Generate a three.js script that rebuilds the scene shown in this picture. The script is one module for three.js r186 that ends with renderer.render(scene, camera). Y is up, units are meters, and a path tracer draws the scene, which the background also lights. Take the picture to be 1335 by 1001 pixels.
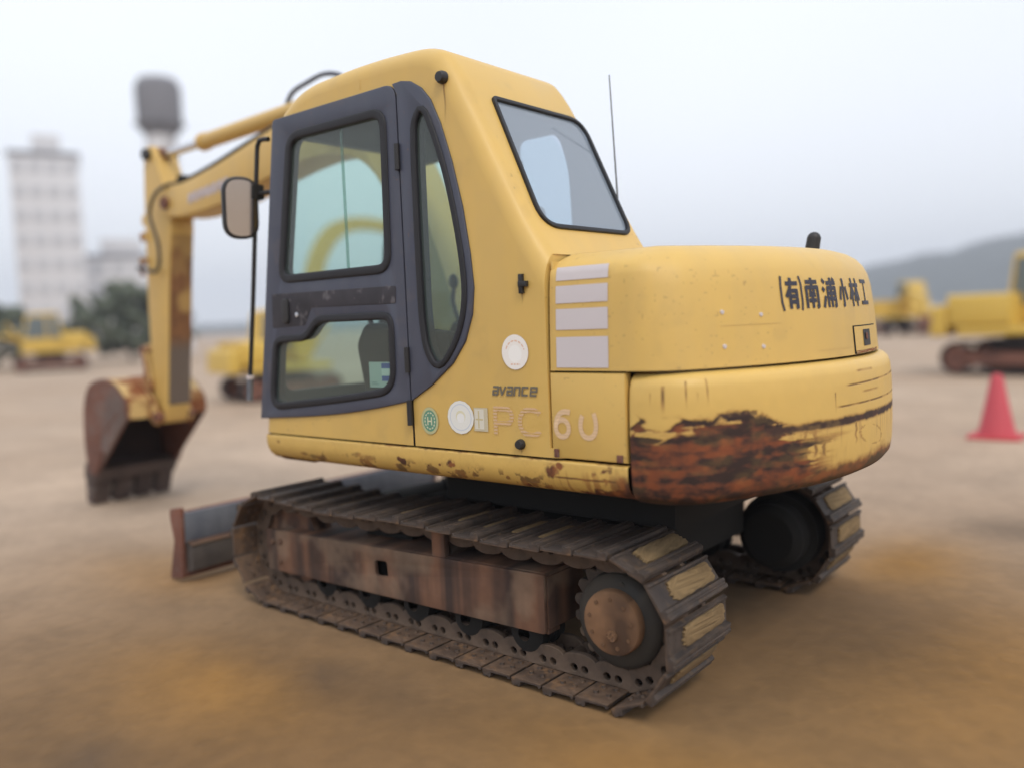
import * as THREE from 'three';
import { mergeGeometries, toCreasedNormals } from 'three/addons/utils/BufferGeometryUtils.js';
import { Brush, Evaluator, SUBTRACTION } from 'three-bvh-csg';

// ------------------------------------------------------------------ camera, sky, sun, exposure
const scene = new THREE.Scene();
const camera = new THREE.PerspectiveCamera(48.85, 1024 / 767, 0.05, 4000);
{
  // x runs to the front of the excavator, y up, z to its right-hand side
  const yaw = THREE.MathUtils.degToRad(50.45), pitch = THREE.MathUtils.degToRad(4.35), roll = THREE.MathUtils.degToRad(-2.35);
  const fw = new THREE.Vector3(Math.cos(yaw) * Math.cos(pitch), -Math.sin(pitch), Math.sin(yaw) * Math.cos(pitch));
  const rt = new THREE.Vector3(-Math.sin(yaw), 0, Math.cos(yaw));
  const up = new THREE.Vector3().crossVectors(rt, fw);
  const r2 = rt.clone().multiplyScalar(Math.cos(roll)).addScaledVector(up, Math.sin(roll));
  const u2 = up.clone().multiplyScalar(Math.cos(roll)).addScaledVector(rt, -Math.sin(roll));
  camera.position.set(-2.806, 1.487, -3.617);
  camera.quaternion.setFromRotationMatrix(new THREE.Matrix4().makeBasis(r2, u2, fw.clone().negate()));
  camera.focus = 3.5;
  camera.userData.fStop = 0.45;
}
const SUN = new THREE.Vector3(-0.62, 0.85, -0.35).normalize();
{
  const w = 512, h = 256, a = new Float32Array(w * h * 4);
  for (let j = 0; j < h; j++) for (let i = 0; i < w; i++) {
    const lat = ((j + 0.5) / h - 0.5) * Math.PI, lon = ((i + 0.5) / w - 0.5) * 2 * Math.PI;
    const d = new THREE.Vector3(Math.cos(lat) * Math.cos(lon), Math.sin(lat), Math.cos(lat) * Math.sin(lon));
    const e = Math.max(0, d.y), glow = Math.pow(Math.max(0, d.dot(SUN)), 3);
    const k = 1.03 + 0.01 * Math.min(1, e * 2.2) + 0.05 * e + 0.34 * glow;
    const cl = 0.032 * Math.sin(5 * lon + 3 * Math.sin(4 * lat)) * Math.sin(9 * lat + 2 * Math.sin(3 * lon));
    const t = Math.min(1, e * 2.5), o = (j * w + i) * 4;
    a[o] = (k + cl) * (0.93 - 0.01 * t); a[o + 1] = (k + cl) * (0.965 + 0.005 * t); a[o + 2] = (k + cl) * (1.03 + 0.025 * t); a[o + 3] = 1;
  }
  const sky = new THREE.DataTexture(a, w, h, THREE.RGBAFormat, THREE.FloatType);
  sky.mapping = THREE.EquirectangularReflectionMapping; sky.magFilter = sky.minFilter = THREE.LinearFilter; sky.needsUpdate = true;
  scene.background = sky; scene.environment = sky;
}
const sun = new THREE.DirectionalLight(0xfff0da, 1.2);
sun.position.copy(SUN).multiplyScalar(20); sun.target.position.set(0, 0, 0);
sun.castShadow = true; sun.shadow.radius = 30; sun.shadow.mapSize.set(2048, 2048);
Object.assign(sun.shadow.camera, { left: -8, right: 8, top: 8, bottom: -8, near: 1, far: 60 });
scene.add(sun, sun.target);
const EXPOSURE = 1.08;

// ------------------------------------------------------------------ random numbers and noise
function rng(seed) { let s = seed >>> 0; return () => { s = (s + 0x6d2b79f5) >>> 0; let t = s; t = Math.imul(t ^ (t >>> 15), t | 1); t ^= t + Math.imul(t ^ (t >>> 7), t | 61); return ((t ^ (t >>> 14)) >>> 0) / 4294967296; }; }
const R0 = rng(7);
const LAT = new Float32Array(65536); for (let i = 0; i < 65536; i++) LAT[i] = R0();
const lat = (x, y) => LAT[((y & 255) << 8) | (x & 255)];
function vn(x, y) { const xi = Math.floor(x), yi = Math.floor(y), fx = x - xi, fy = y - yi, u = fx * fx * (3 - 2 * fx), v = fy * fy * (3 - 2 * fy); return (lat(xi, yi) * (1 - u) + lat(xi + 1, yi) * u) * (1 - v) + (lat(xi, yi + 1) * (1 - u) + lat(xi + 1, yi + 1) * u) * v; }
function fbm(x, y, o = 4) { let s = 0, a = 0.5, n = 0; for (let i = 0; i < o; i++) { s += a * vn(x, y); n += a; a *= 0.5; x = x * 2.03 + 17.3; y = y * 2.03 + 5.1; } return s / n; }
const clamp = (x, a = 0, b = 1) => Math.min(b, Math.max(a, x));
const sst = (a, b, x) => { const t = clamp((x - a) / (b - a)); return t * t * (3 - 2 * t); };
const mix = (a, b, t) => a + (b - a) * t, mix3 = (a, b, t) => [mix(a[0], b[0], t), mix(a[1], b[1], t), mix(a[2], b[2], t)];
const toS = (l) => Math.round(255 * clamp(l <= 0.0031308 ? l * 12.92 : 1.055 * Math.pow(l, 1 / 2.4) - 0.055));

// texture from a function (u, v in 0..1) -> { c: [r,g,b] linear, r: roughness, h: height }
function tex(w, h, fn, want = 'cr', repeat = true) {
  const C = new Uint8Array(w * h * 4), Rg = new Uint8Array(w * h * 4), H = new Uint8Array(w * h * 4);
  for (let j = 0; j < h; j++) for (let i = 0; i < w; i++) {
    const p = fn((i + 0.5) / w, (j + 0.5) / h), o = (j * w + i) * 4;
    C[o] = toS(p.c[0]); C[o + 1] = toS(p.c[1]); C[o + 2] = toS(p.c[2]); C[o + 3] = 255;
    const r = Math.round(255 * clamp(p.r ?? 1)); Rg[o] = Rg[o + 1] = Rg[o + 2] = r; Rg[o + 3] = 255;
    const hh = Math.round(255 * clamp(p.h ?? 0.5)); H[o] = H[o + 1] = H[o + 2] = hh; H[o + 3] = 255;
  }
  const mk = (d, srgb) => { const t = new THREE.DataTexture(d, w, h, THREE.RGBAFormat); t.magFilter = THREE.LinearFilter; t.minFilter = THREE.LinearMipmapLinearFilter; t.generateMipmaps = true; if (repeat) t.wrapS = t.wrapT = THREE.RepeatWrapping; if (srgb) t.colorSpace = THREE.SRGBColorSpace; t.needsUpdate = true; return t; };
  const out = {};
  if (want.includes('c')) out.map = mk(C, true);
  if (want.includes('r')) out.roughnessMap = mk(Rg, false);
  if (want.includes('h')) out.bumpMap = mk(H, false);
  return out;
}
const std = (o) => new THREE.MeshStandardMaterial(o);
const phys = (o) => new THREE.MeshPhysicalMaterial(o);

// ------------------------------------------------------------------ materials
const YEL = [0.645, 0.422, 0.114], RUSTD = [0.055, 0.022, 0.014], RUSTM = [0.15, 0.05, 0.02], RUSTO = [0.30, 0.105, 0.03];
const rustCol = (x, y) => { const n = fbm(x, y, 4); return n < 0.5 ? mix3(RUSTD, RUSTM, clamp((n - 0.25) * 4)) : mix3(RUSTM, RUSTO, clamp((n - 0.5) * 4)); };
// seamless in the sense of a mirrored pair is not needed: the lattice repeats every 256 cells, so whole-number scales tile
const tile = (u, v, s, o = 4, k = 0) => { let sum = 0, a = 0.5, n = 0, f = s; for (let i = 0; i < o; i++) { const x = u * f, y = v * f, xi = Math.floor(x), yi = Math.floor(y), fx = x - xi, fy = y - yi, p = fx * fx * (3 - 2 * fx), q = fy * fy * (3 - 2 * fy), m = (z) => ((z % f) + f) % f; const g = (X, Y) => lat(m(X) + 31 * i + k, m(Y) + 57 * i + k); sum += a * (mix(mix(g(xi, yi), g(xi + 1, yi), p), mix(g(xi, yi + 1), g(xi + 1, yi + 1), p), q)); n += a; a *= 0.5; f *= 2; } return sum / n; };
const paintTex = (base, seed) => tex(512, 512, (u, v) => {
  const a = tile(u, v, 3, 4, seed), b = tile(u, v, 24, 3, seed + 9), st = tile(u * 1, v, 8, 2, seed + 40);
  let c = base.map((x) => x * (0.94 + 0.12 * a) * (0.97 + 0.06 * b));
  const grime = sst(0.62, 0.85, tile(u, v, 20, 4, seed + 70)) * 0.10;
  c = mix3(c, [0.22, 0.15, 0.08], grime);
  const speck = sst(0.90, 0.96, tile(u, v, 170, 1, seed + 5)) * sst(0.5, 0.62, a); c = mix3(c, [0.16, 0.08, 0.04], speck * 0.4);
  const film = sst(0.4, 0.7, tile(u, v * 0.25, 28, 3, seed + 17)); c = mix3(c, c.map((x) => x * 0.82 + 0.035), film * 0.22);
  return { c, r: 0.26 + 0.16 * a + 0.12 * b + 0.1 * st };
});
const M = {};
M.yellow = std({ ...paintTex(YEL, 3), metalness: 0 });
M.yellowArm = std({ ...paintTex([0.60, 0.392, 0.112], 77), metalness: 0 });
M.navy = std({ ...paintTex([0.056, 0.062, 0.092], 120), metalness: 0 });
M.rubber = std({ color: new THREE.Color().setRGB(0.012, 0.012, 0.016), roughness: 0.62 });
M.black = std({ color: new THREE.Color().setRGB(0.018, 0.017, 0.018), roughness: 0.5 });
M.inner = std({ color: new THREE.Color().setRGB(0.10, 0.11, 0.115), roughness: 0.85 });
M.dark = std({ color: new THREE.Color().setRGB(0.010, 0.009, 0.008), roughness: 0.9 });
M.chrome = std({ color: new THREE.Color().setRGB(0.62, 0.62, 0.64), roughness: 0.22, metalness: 1 });
M.seat = std({ color: new THREE.Color().setRGB(0.13, 0.145, 0.14), roughness: 0.9 });
M.band = std({ color: new THREE.Color().setRGB(0.60, 0.55, 0.56), roughness: 0.55 });
M.glass = phys({ color: new THREE.Color().setRGB(0.60, 0.74, 0.69), roughness: 0.02, transmission: 0.92, thickness: 0, ior: 1.5 });
M.glassMilky = phys({ color: new THREE.Color().setRGB(0.47, 0.56, 0.68), roughness: 0.04, transmission: 0.58, thickness: 0, ior: 1.5 });  // bluish pane with a milky diffuse share
M.glassClear = phys({ color: new THREE.Color().setRGB(0.80, 0.93, 0.92), roughness: 0.02, transmission: 1, thickness: 0, ior: 1.5 });
M.mirror = std({ color: new THREE.Color().setRGB(0.60, 0.58, 0.56), roughness: 0.12, metalness: 1 });
M.steel = std({ ...tex(512, 512, (u, v) => { // dusty worn track steel
  const a = tile(u, v, 6, 4, 11), b = tile(u, v, 30, 3, 51), d = sst(0.45, 0.7, tile(u, v, 10, 4, 90));
  let c = mix3([0.030, 0.024, 0.021], [0.090, 0.064, 0.048], a); c = mix3(c, [0.17, 0.118, 0.078], d * 0.6); c = c.map((x) => x * (0.8 + 0.4 * b));
  return { c, r: 0.62 + 0.3 * b, h: 0.5 * a + 0.5 * b };
}, 'crh'), bumpScale: 0.004 });
M.steelGrey = std({ ...tex(512, 512, (u, v) => { // outer faces of the shoes, blue grey with bright scuffs
  const a = tile(u, v, 6, 4, 21), b = tile(u, v, 32, 3, 71), d = sst(0.55, 0.75, tile(u, v, 14, 4, 99));
  let c = mix3([0.075, 0.072, 0.085], [0.27, 0.245, 0.235], a); c = mix3(c, [0.34, 0.27, 0.19], d * 0.55); c = c.map((x) => x * (0.65 + 0.7 * b));
  return { c, r: 0.55 + 0.35 * b, h: 0.5 * a + 0.5 * b };
}, 'crh'), bumpScale: 0.005, vertexColors: true });
M.link = std({ ...tex(256, 256, (u, v) => { const a = tile(u, v, 6, 4, 601), b = tile(u, v, 24, 3, 620); return { c: mix3([0.045, 0.030, 0.022], [0.17, 0.115, 0.078], a).map((x) => x * (0.8 + 0.4 * b)), r: 0.8, h: b }; }, 'crh'), bumpScale: 0.003 });
M.frame = std({ ...tex(1024, 512, (u, v) => { // brown track frame with vertical dark runs
  const st = tile(u * 1, v * 0.06, 24, 3, 5), a = tile(u, v, 8, 4, 33), b = tile(u, v, 40, 3, 60);
  let c = mix3([0.045, 0.026, 0.020], [0.180, 0.088, 0.050], clamp(st * 2.2 - 0.6)); c = mix3(c, [0.21, 0.145, 0.098], sst(0.5, 0.75, a) * 0.6); c = c.map((x) => x * (0.82 + 0.36 * b));
  return { c, r: 0.7 + 0.25 * a, h: a };
}, 'crh'), bumpScale: 0.003 });
M.rusty = std({ ...tex(512, 512, (u, v) => { const a = tile(u, v, 5, 5, 150), b = tile(u, v, 26, 3, 14); let c = mix3([0.075, 0.032, 0.024], [0.23, 0.092, 0.058], a); c = mix3(c, [0.20, 0.17, 0.15], sst(0.6, 0.8, b) * 0.35); return { c, r: 0.65 + 0.3 * b, h: a }; }, 'crh'), bumpScale: 0.003 });
M.rustYellow = std({ ...tex(512, 512, (u, v) => { const a = tile(u, v, 6, 5, 180), b = tile(u, v, 24, 3, 44), k = sst(0.34, 0.54, a); let c = mix3([0.58, 0.40, 0.16], mix3(RUSTM, RUSTO, b), k); return { c, r: 0.5 + 0.4 * k, h: 1 - k }; }, 'crh'), bumpScale: 0.002 });
M.armBack = std({ ...tex(512, 1024, (u, v) => { const a = tile(u, v, 5, 5, 210), b = tile(u, v * 1.0, 28, 3, 84), k = sst(0.36, 0.52, a * 0.6 + (1 - v) * 0.25 + 0.06), g = sst(0.42, 0.30, v); let c = mix3([0.40, 0.245, 0.075], mix3([0.12, 0.055, 0.025], [0.26, 0.12, 0.045], b), k); c = mix3(c, [0.135, 0.105, 0.082], g); return { c, r: 0.6 + 0.3 * k, h: a }; }, 'crh', false), bumpScale: 0.002 });
M.bucket = std({ ...tex(512, 512, (u, v) => { const a = tile(u, v, 5, 5, 230), b = tile(u, v, 30, 3, 104); let c = mix3([0.085, 0.036, 0.026], [0.19, 0.072, 0.042], a); c = mix3(c, [0.17, 0.145, 0.13], sst(0.5, 0.72, b * 0.5 + a * 0.5) * 0.6); return { c, r: 0.6 + 0.3 * b, h: a }; }, 'crh'), bumpScale: 0.002 });
M.bucketSide = std({ ...tex(256, 256, (u, v) => { const a = tile(u, v, 6, 5, 250), b = tile(u, v, 24, 3, 254); return { c: mix3(mix3([0.075, 0.048, 0.040], [0.165, 0.118, 0.100], a), [0.13, 0.05, 0.03], sst(0.5, 0.7, b) * 0.5), r: 0.7, h: a }; }, 'crh'), bumpScale: 0.002 });
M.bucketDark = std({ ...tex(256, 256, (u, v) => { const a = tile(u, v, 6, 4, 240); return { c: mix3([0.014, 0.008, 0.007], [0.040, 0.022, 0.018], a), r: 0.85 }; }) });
M.toothSteel = std({ ...tex(256, 256, (u, v) => { const a = tile(u, v, 8, 4, 246); return { c: mix3([0.032, 0.022, 0.020], [0.115, 0.080, 0.068], a), r: 0.75, h: a }; }, 'crh'), bumpScale: 0.003 });
M.bladeBlue = std({ ...tex(512, 256, (u, v) => { const a = tile(u * 1, v * 0.1, 20, 3, 12), b = tile(u, v, 20, 3, 130); return { c: mix3([0.075, 0.088, 0.115], [0.19, 0.20, 0.225], clamp(a * 0.7 + b * 0.4 - 0.05)), r: 0.6 }; }) });
M.bladeDark = std({ ...tex(256, 256, (u, v) => { const a = tile(u, v, 8, 4, 140); return { c: mix3([0.04, 0.034, 0.032], [0.11, 0.092, 0.08], a), r: 0.85 }; }) });
M.mud = std({ ...tex(256, 256, (u, v) => { const a = tile(u, v, 10, 4, 36), b = tile(u, v, 40, 2, 7); return { c: mix3([0.13, 0.086, 0.040], [0.30, 0.205, 0.100], a).map((x) => x * (0.85 + 0.3 * b)), r: 1, h: a }; }, 'crh'), bumpScale: 0.006 });
M.drum = std({ ...tex(256, 256, (u, v) => { const a = tile(u, v, 7, 4, 66); return { c: mix3([0.013, 0.015, 0.015], [0.058, 0.046, 0.034], a), r: 0.6 + 0.3 * a }; }) });
M.hub = std({ ...tex(256, 256, (u, v) => { const a = tile(u, v, 8, 4, 68); return { c: mix3([0.075, 0.040, 0.022], [0.235, 0.125, 0.062], clamp(a * 2.2 - 0.6)), r: 0.85, h: a }; }, 'crh'), bumpScale: 0.004 });

// counterweight: s metres along the curve from the near edge, y metres; rust scraped along its lower half
M.counterweight = std(tex(2048, 512, (u, v) => {
  const s = u * 2.6, y = 0.78 + v * 0.52;
  const n1 = fbm(s * 5, y * 16, 5), n2 = fbm(s * 3 + 40, y * 60, 4), n3 = fbm(s * 26 + 9, y * 26 + 3, 4), n4 = fbm(s * 60, y * 9 + 7, 4);
  let c = YEL.map((x) => x * (0.94 + 0.12 * fbm(s * 2, y * 2, 3)) * (0.96 + 0.08 * n3));
  const n5 = fbm(s * 14 + 60, y * 30 + 8, 5), ws = s + 0.10 * (fbm(s * 6 + 3, y * 18, 3) - 0.5);
  const UB = [[-1, 1.08], [0, 1.085], [0.03, 1.135], [0.075, 1.09], [0.13, 1.08], [0.19, 1.125], [0.26, 1.11], [0.37, 1.13], [0.52, 1.125], [0.60, 1.085], [0.68, 1.058], [3, 1.055]];
  let ub = 1.05; for (let i = 1; i < UB.length; i++) if (ws >= UB[i - 1][0] && ws <= UB[i][0]) ub = mix(UB[i - 1][1], UB[i][1], (ws - UB[i - 1][0]) / (UB[i][0] - UB[i - 1][0]));
  const depth = ub - y + 0.05 * (n5 - 0.5) + 0.03 * (n3 - 0.5);
  const fade = sst(1.00, 0.70, s + 0.30 * (n1 - 0.5) + 0.22 * (n2 - 0.5) + 0.2 * (y - 0.92));
  let k = sst(-0.008, 0.012, depth) * fade;
  // surviving paint inside it
  const keep = sst(0.52, 0.61, n5 * 0.45 + n2 * 0.35 + n3 * 0.2 - 0.05 - 0.40 * sst(0.04, 0.12, depth) * sst(0.85, 0.6, s) + 0.15 * sst(0.13, 0.08, Math.abs(s - 0.08) + Math.abs(y - 1.06)) + 0.10 * sst(0.5, 0.75, s));
  k *= 1 - keep * 0.92;
  // the long dark scrape and its drips
  const bandY = 1.047 + 0.012 * (fbm(s * 4, 3, 3) - 0.5);
  const band = sst(0.026, 0.008, Math.abs(y - bandY) + 0.012 * (n3 - 0.4)) * sst(0.45, 0.6, s);
  const line2 = sst(0.011, 0.005, Math.abs(y - 1.127 - 0.01 * (n1 - 0.5)) + 0.01 * (n3 - 0.42)) * sst(0.12, 0.18, s) * sst(0.72, 0.5, s) * sst(0.35, 0.5, fbm(s * 9, 1, 2));
  const line3 = sst(0.006, 0.002, Math.abs(y - 1.181 - 0.012 * (s - 1.2))) * sst(1.0, 1.05, s) * sst(2.1, 1.7, s) * 0.75;
  const line4 = sst(0.006, 0.002, Math.abs(y - 1.103)) * sst(0.92, 0.98, s) * sst(2.1, 1.7, s) * 0.75;
  const tick = sst(0.007, 0.002, Math.abs(y - 1.229)) * sst(1.1, 1.14, s) * sst(1.3, 1.26, s) * 0.6 + sst(0.007, 0.002, Math.abs(y - 1.145)) * sst(1.14, 1.18, s) * sst(1.36, 1.3, s) * 0.5;
  let drip = 0; for (const [ds, y0, y1, w] of [[0.137, 1.235, 1.15, 0.010], [0.219, 1.25, 1.17, 0.005], [0.298, 1.256, 1.18, 0.005], [0.09, 1.21, 1.18, 0.004], [0.93, 1.16, 1.10, 0.006], [0.26, 1.21, 1.195, 0.004]]) drip = Math.max(drip, sst(w, w * 0.3, Math.abs(s - ds)) * sst(y0 + 0.004, y0 - 0.004, y) * sst(y1 - 0.03, y1 + 0.05, y));
  const runs = sst(0.50, 0.72, n4) * sst(1.05, 1.03, y) * sst(0.88, 1.02, y) * sst(0.6, 0.8, s) * 0.42;
  let loop = 0; for (const [ls, ly, a, b, t] of [[1.25, 0.965, 0.07, 0.045, 0.9]]) { const dx = (s - ls) * Math.cos(t) / a + (y - ly) * Math.sin(t) / b * 0.7, dy = (y - ly) / b; const rr = Math.hypot(dx, dy); loop = Math.max(loop, sst(0.20, 0.05, Math.abs(rr - 1) + 0.9 * Math.abs(n5 - 0.45)) * 0.7); }
  for (const [vs, v0, v1] of [[0.735, 1.04, 0.90], [0.79, 1.03, 0.93], [0.86, 1.0, 0.92], [1.08, 1.03, 0.95]]) drip = Math.max(drip, 0.9 * sst(0.016, 0.004, Math.abs(s - vs + 0.05 * (fbm(vs * 9, y * 22, 3) - 0.5)) + 0.01 * (n3 - 0.4)) * sst(v0 + 0.01, v0, y) * sst(v1 - 0.01, v1 + 0.02, y));
  const bottom = sst(0.905, 0.860, y + 0.06 * (n1 - 0.5) + 0.03 * (n3 - 0.5)) * 0.9;
  const stain = runs + 0.4 * sst(0.92, 0.82, y) + 0.35 * sst(-0.03, 0.02, depth) * sst(1.1, 0.7, s) * n4;
  c = mix3(c, [0.34, 0.17, 0.055], clamp(stain));
  const wear = 0.55 + 0.45 * sst(0.3, 0.55, n5); k = clamp(Math.max(k * (0.86 + 0.14 * wear), band * (0.7 + 0.3 * wear), line2 * 0.8, line3 * wear, line4 * wear, tick * wear, drip * (0.35 + 0.4 * wear), loop * 0.6, bottom));
  const wy = y + 0.02 * (fbm(s * 5 + 2, y * 8, 3) - 0.5), rA = fbm(s * 4.5, wy * 52, 4), rB = fbm(s * 2.0 + 8, wy * 20 + 2, 3), rC = fbm(s * 22, y * 44 + 3 * fbm(s * 9, y * 9, 2), 5), rV = fbm(s * 70 + 3, y * 12, 3);
  const rc0 = 0.425 + 2.1 * (0.27 * rA + 0.35 * rB + 0.38 * rC - 0.5) + 0.10 * (rV - 0.5) - 0.22 * sst(0.045, 0.0, depth) - 0.16 * sst(0.87, 0.82, y) - 0.10 * sst(0.025, 0.01, Math.abs(wy - 0.965)) + 0.16 * sst(0.12, 0.2, s) * sst(0.8, 0.6, s) * sst(0.035, 0.015, Math.abs(wy - 1.005));
  let rc = rc0 < 0.47 ? mix3([0.028, 0.013, 0.010], [0.082, 0.028, 0.015], clamp((rc0 - 0.34) * 7)) : mix3([0.082, 0.028, 0.015], [0.20, 0.054, 0.017], clamp((rc0 - 0.47) * 3.4));
  if (band > 0.5 || line2 > 0.4) rc = mix3(rc, [0.06, 0.028, 0.020], 0.6);
  rc = rc.map((x) => x * (0.75 + 0.5 * n3));
  rc = mix3([0.24, 0.082, 0.022], rc, sst(0.35, 0.9, k)); c = mix3(c, rc, k);
  return { c, r: 0.40 + 0.1 * n3 + 0.30 * k, h: 0.6 - 0.35 * k + 0.15 * n3 };
}, 'crh', false));
M.counterweight.bumpScale = 0.003;
// lower skirt: s metres from the rear end, y metres
M.skirt = std(tex(2048, 128, (u, v) => {
  const s = u * 2.6, x = s - 1.207, y = 0.78 + v * 0.18;
  const n1 = fbm(s * 10, y * 20, 4), n3 = fbm(s * 40 + 5, y * 40, 4), n4 = fbm(s * 55, y * 6, 3);
  let c = YEL.map((q) => q * (0.92 + 0.16 * n1) * (0.96 + 0.08 * n3));
  let k = 0, o = 0;
  for (const [px, py, a, b] of [[-0.034, 0.877, 0.035, 0.018], [-0.01, 0.885, 0.022, 0.012], [-0.32, 0.893, 0.026, 0.018], [-0.34, 0.885, 0.012, 0.01], [-0.714, 0.83, 0.03, 0.016], [-0.862, 0.905, 0.036, 0.030], [-0.9, 0.925, 0.02, 0.015], [-0.19, 0.87, 0.012, 0.008], [-0.26, 0.88, 0.01, 0.008], [0.20, 0.875, 0.05, 0.016], [0.28, 0.885, 0.04, 0.012], [0.62, 0.85, 0.05, 0.012], [0.70, 0.86, 0.03, 0.01], [0.9, 0.91, 0.016, 0.008]])
    k = Math.max(k, sst(1.1, 0.5, Math.hypot((x - px) / a, (y - py) / b) + 1.4 * (n3 - 0.5)) * (px > 0.1 ? 0.6 : 1));
  const low = sst(-0.80, -0.95, x); k = Math.max(k, 0.75 * sst(0.60, 0.68, n1 * 0.6 + n3 * 0.4 + 0.10 * sst(0.87, 0.82, y)) * sst(0.90, 0.86, y));
  k = Math.max(k, low * sst(0.50, 0.60, n1 * 0.5 + n3 * 0.3 + 0.30 * sst(0.90, 0.82, y) * sst(-0.9, -1.18, x) + 0.06));
  k = Math.max(k, sst(-0.85, -0.9, x) * sst(0.006, 0.002, Math.abs(y - 0.882 - 0.01 * (n1 - 0.5))) * 0.8);
  k = Math.max(k, sst(-1.10, -1.19, x) * sst(0.93, 0.87, y + 0.05 * (n3 - 0.5)));
  o = low * sst(0.45, 0.7, n4) * sst(0.93, 0.86, y) * 0.8 + 0.35 * sst(0.85, 0.81, y) * n1 + 0.12 * sst(0.55, 0.7, n3);
  k = Math.max(k, sst(0.936, 0.946, y + 0.01 * (n3 - 0.5)) * sst(0.45, 0.65, n1) * 0.8);
  c = mix3(c, [0.36, 0.17, 0.05], clamp(o)); c = mix3(c, rustCol(s * 30, y * 30).map((q) => q * 0.9), k);
  return { c, r: 0.42 + 0.3 * k, h: 0.5 };
}, 'cr', false));

// ------------------------------------------------------------------ geometry helpers
const V = (x, y, z) => new THREE.Vector3(x, y, z);
function clean(g) { g = g.index ? g.toNonIndexed() : g; g.clearGroups(); for (const k of Object.keys(g.attributes)) if (!['position', 'normal', 'uv'].includes(k)) g.deleteAttribute(k); if (!g.attributes.uv) g.setAttribute('uv', new THREE.BufferAttribute(new Float32Array(g.attributes.position.count * 2), 2)); return g; }
const join = (list) => mergeGeometries(list.map(clean));
// uv in metres by the main direction of each face
function boxUV(g, k = 1, ou = 0, ov = 0) {
  g = g.index ? g.toNonIndexed() : g;
  const p = g.attributes.position, n = p.count, uv = new Float32Array(n * 2), a = V(), b = V(), c = V();
  for (let i = 0; i < n; i += 3) {
    a.fromBufferAttribute(p, i); b.fromBufferAttribute(p, i + 1); c.fromBufferAttribute(p, i + 2);
    const m = b.clone().sub(a).cross(c.clone().sub(a)), x = Math.abs(m.x), y = Math.abs(m.y), z = Math.abs(m.z);
    [a, b, c].forEach((q, j) => { const w = z >= x && z >= y ? [q.x, q.y] : x >= y ? [q.z, q.y] : [q.x, q.z]; uv[(i + j) * 2] = w[0] * k + ou; uv[(i + j) * 2 + 1] = w[1] * k + ov; });
  }
  g.setAttribute('uv', new THREE.BufferAttribute(uv, 2)); return g;
}
function numbered() { const used = {}; return (n) => { const k = used[n] = (used[n] ?? -1) + 1; return k ? `${n}_${String(k).padStart(3, '0')}` : n; }; }
const topName = numbered(), partName = numbered();
function part(name, geos, m, parent, label) {
  const g = Array.isArray(geos) ? join(geos) : geos, o = new THREE.Mesh(g, m);
  o.name = partName(name); o.castShadow = o.receiveShadow = true; parent.add(o); if (label) o.userData.label = label; return o;
}
function grp(name, parent, label) { const o = new THREE.Group(); o.name = partName(name); parent.add(o); if (label) o.userData.label = label; return o; }
function thing(name, label, category, pos = [0, 0, 0], turn = 0, group) { const o = new THREE.Group(); o.name = topName(name); o.position.set(...pos); o.rotation.y = turn; o.userData = { label, category, ...(group ? { group } : {}) }; scene.add(o); return o; }

const v2 = (p) => new THREE.Vector2(p[0], p[1]);
function roundPoly(pts, r, seg = 7) { // polygon with rounded corners; r a number or one per corner
  const out = [], n = pts.length;
  for (let i = 0; i < n; i++) {
    const p = v2(pts[i]), a = v2(pts[(i + n - 1) % n]), b = v2(pts[(i + 1) % n]), R = Array.isArray(r) ? r[i] : r;
    if (!R) { out.push([p.x, p.y]); continue; }
    const da = a.sub(p), db = b.sub(p), la = Math.min(R, da.length() * 0.48), lb = Math.min(R, db.length() * 0.48);
    const s = p.clone().addScaledVector(da.normalize(), la), e = p.clone().addScaledVector(db.normalize(), lb);
    for (let k = 0; k <= seg; k++) { const t = k / seg, q = s.clone().multiplyScalar((1 - t) ** 2).addScaledVector(p, 2 * t * (1 - t)).addScaledVector(e, t * t); out.push([q.x, q.y]); }
  }
  return out;
}
function smooth(pts, n = 60) { const c = new THREE.CatmullRomCurve3(pts.map((p) => V(p[0], p[1], 0)), true, 'centripetal'); return c.getSpacedPoints(n).slice(0, n).map((p) => [p.x, p.y]); }
const area = (p) => p.reduce((s, a, i) => { const b = p[(i + 1) % p.length]; return s + a[0] * b[1] - b[0] * a[1]; }, 0) / 2;
function inset(pts, d) { // moves an outline inwards by d
  const sgn = area(pts) > 0 ? 1 : -1, n = pts.length;
  return pts.map((p, i) => { const a = pts[(i + n - 1) % n], b = pts[(i + 1) % n]; let tx = b[0] - a[0], ty = b[1] - a[1]; const l = Math.hypot(tx, ty) || 1; return [p[0] - sgn * ty / l * d, p[1] + sgn * tx / l * d]; });
}
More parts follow.
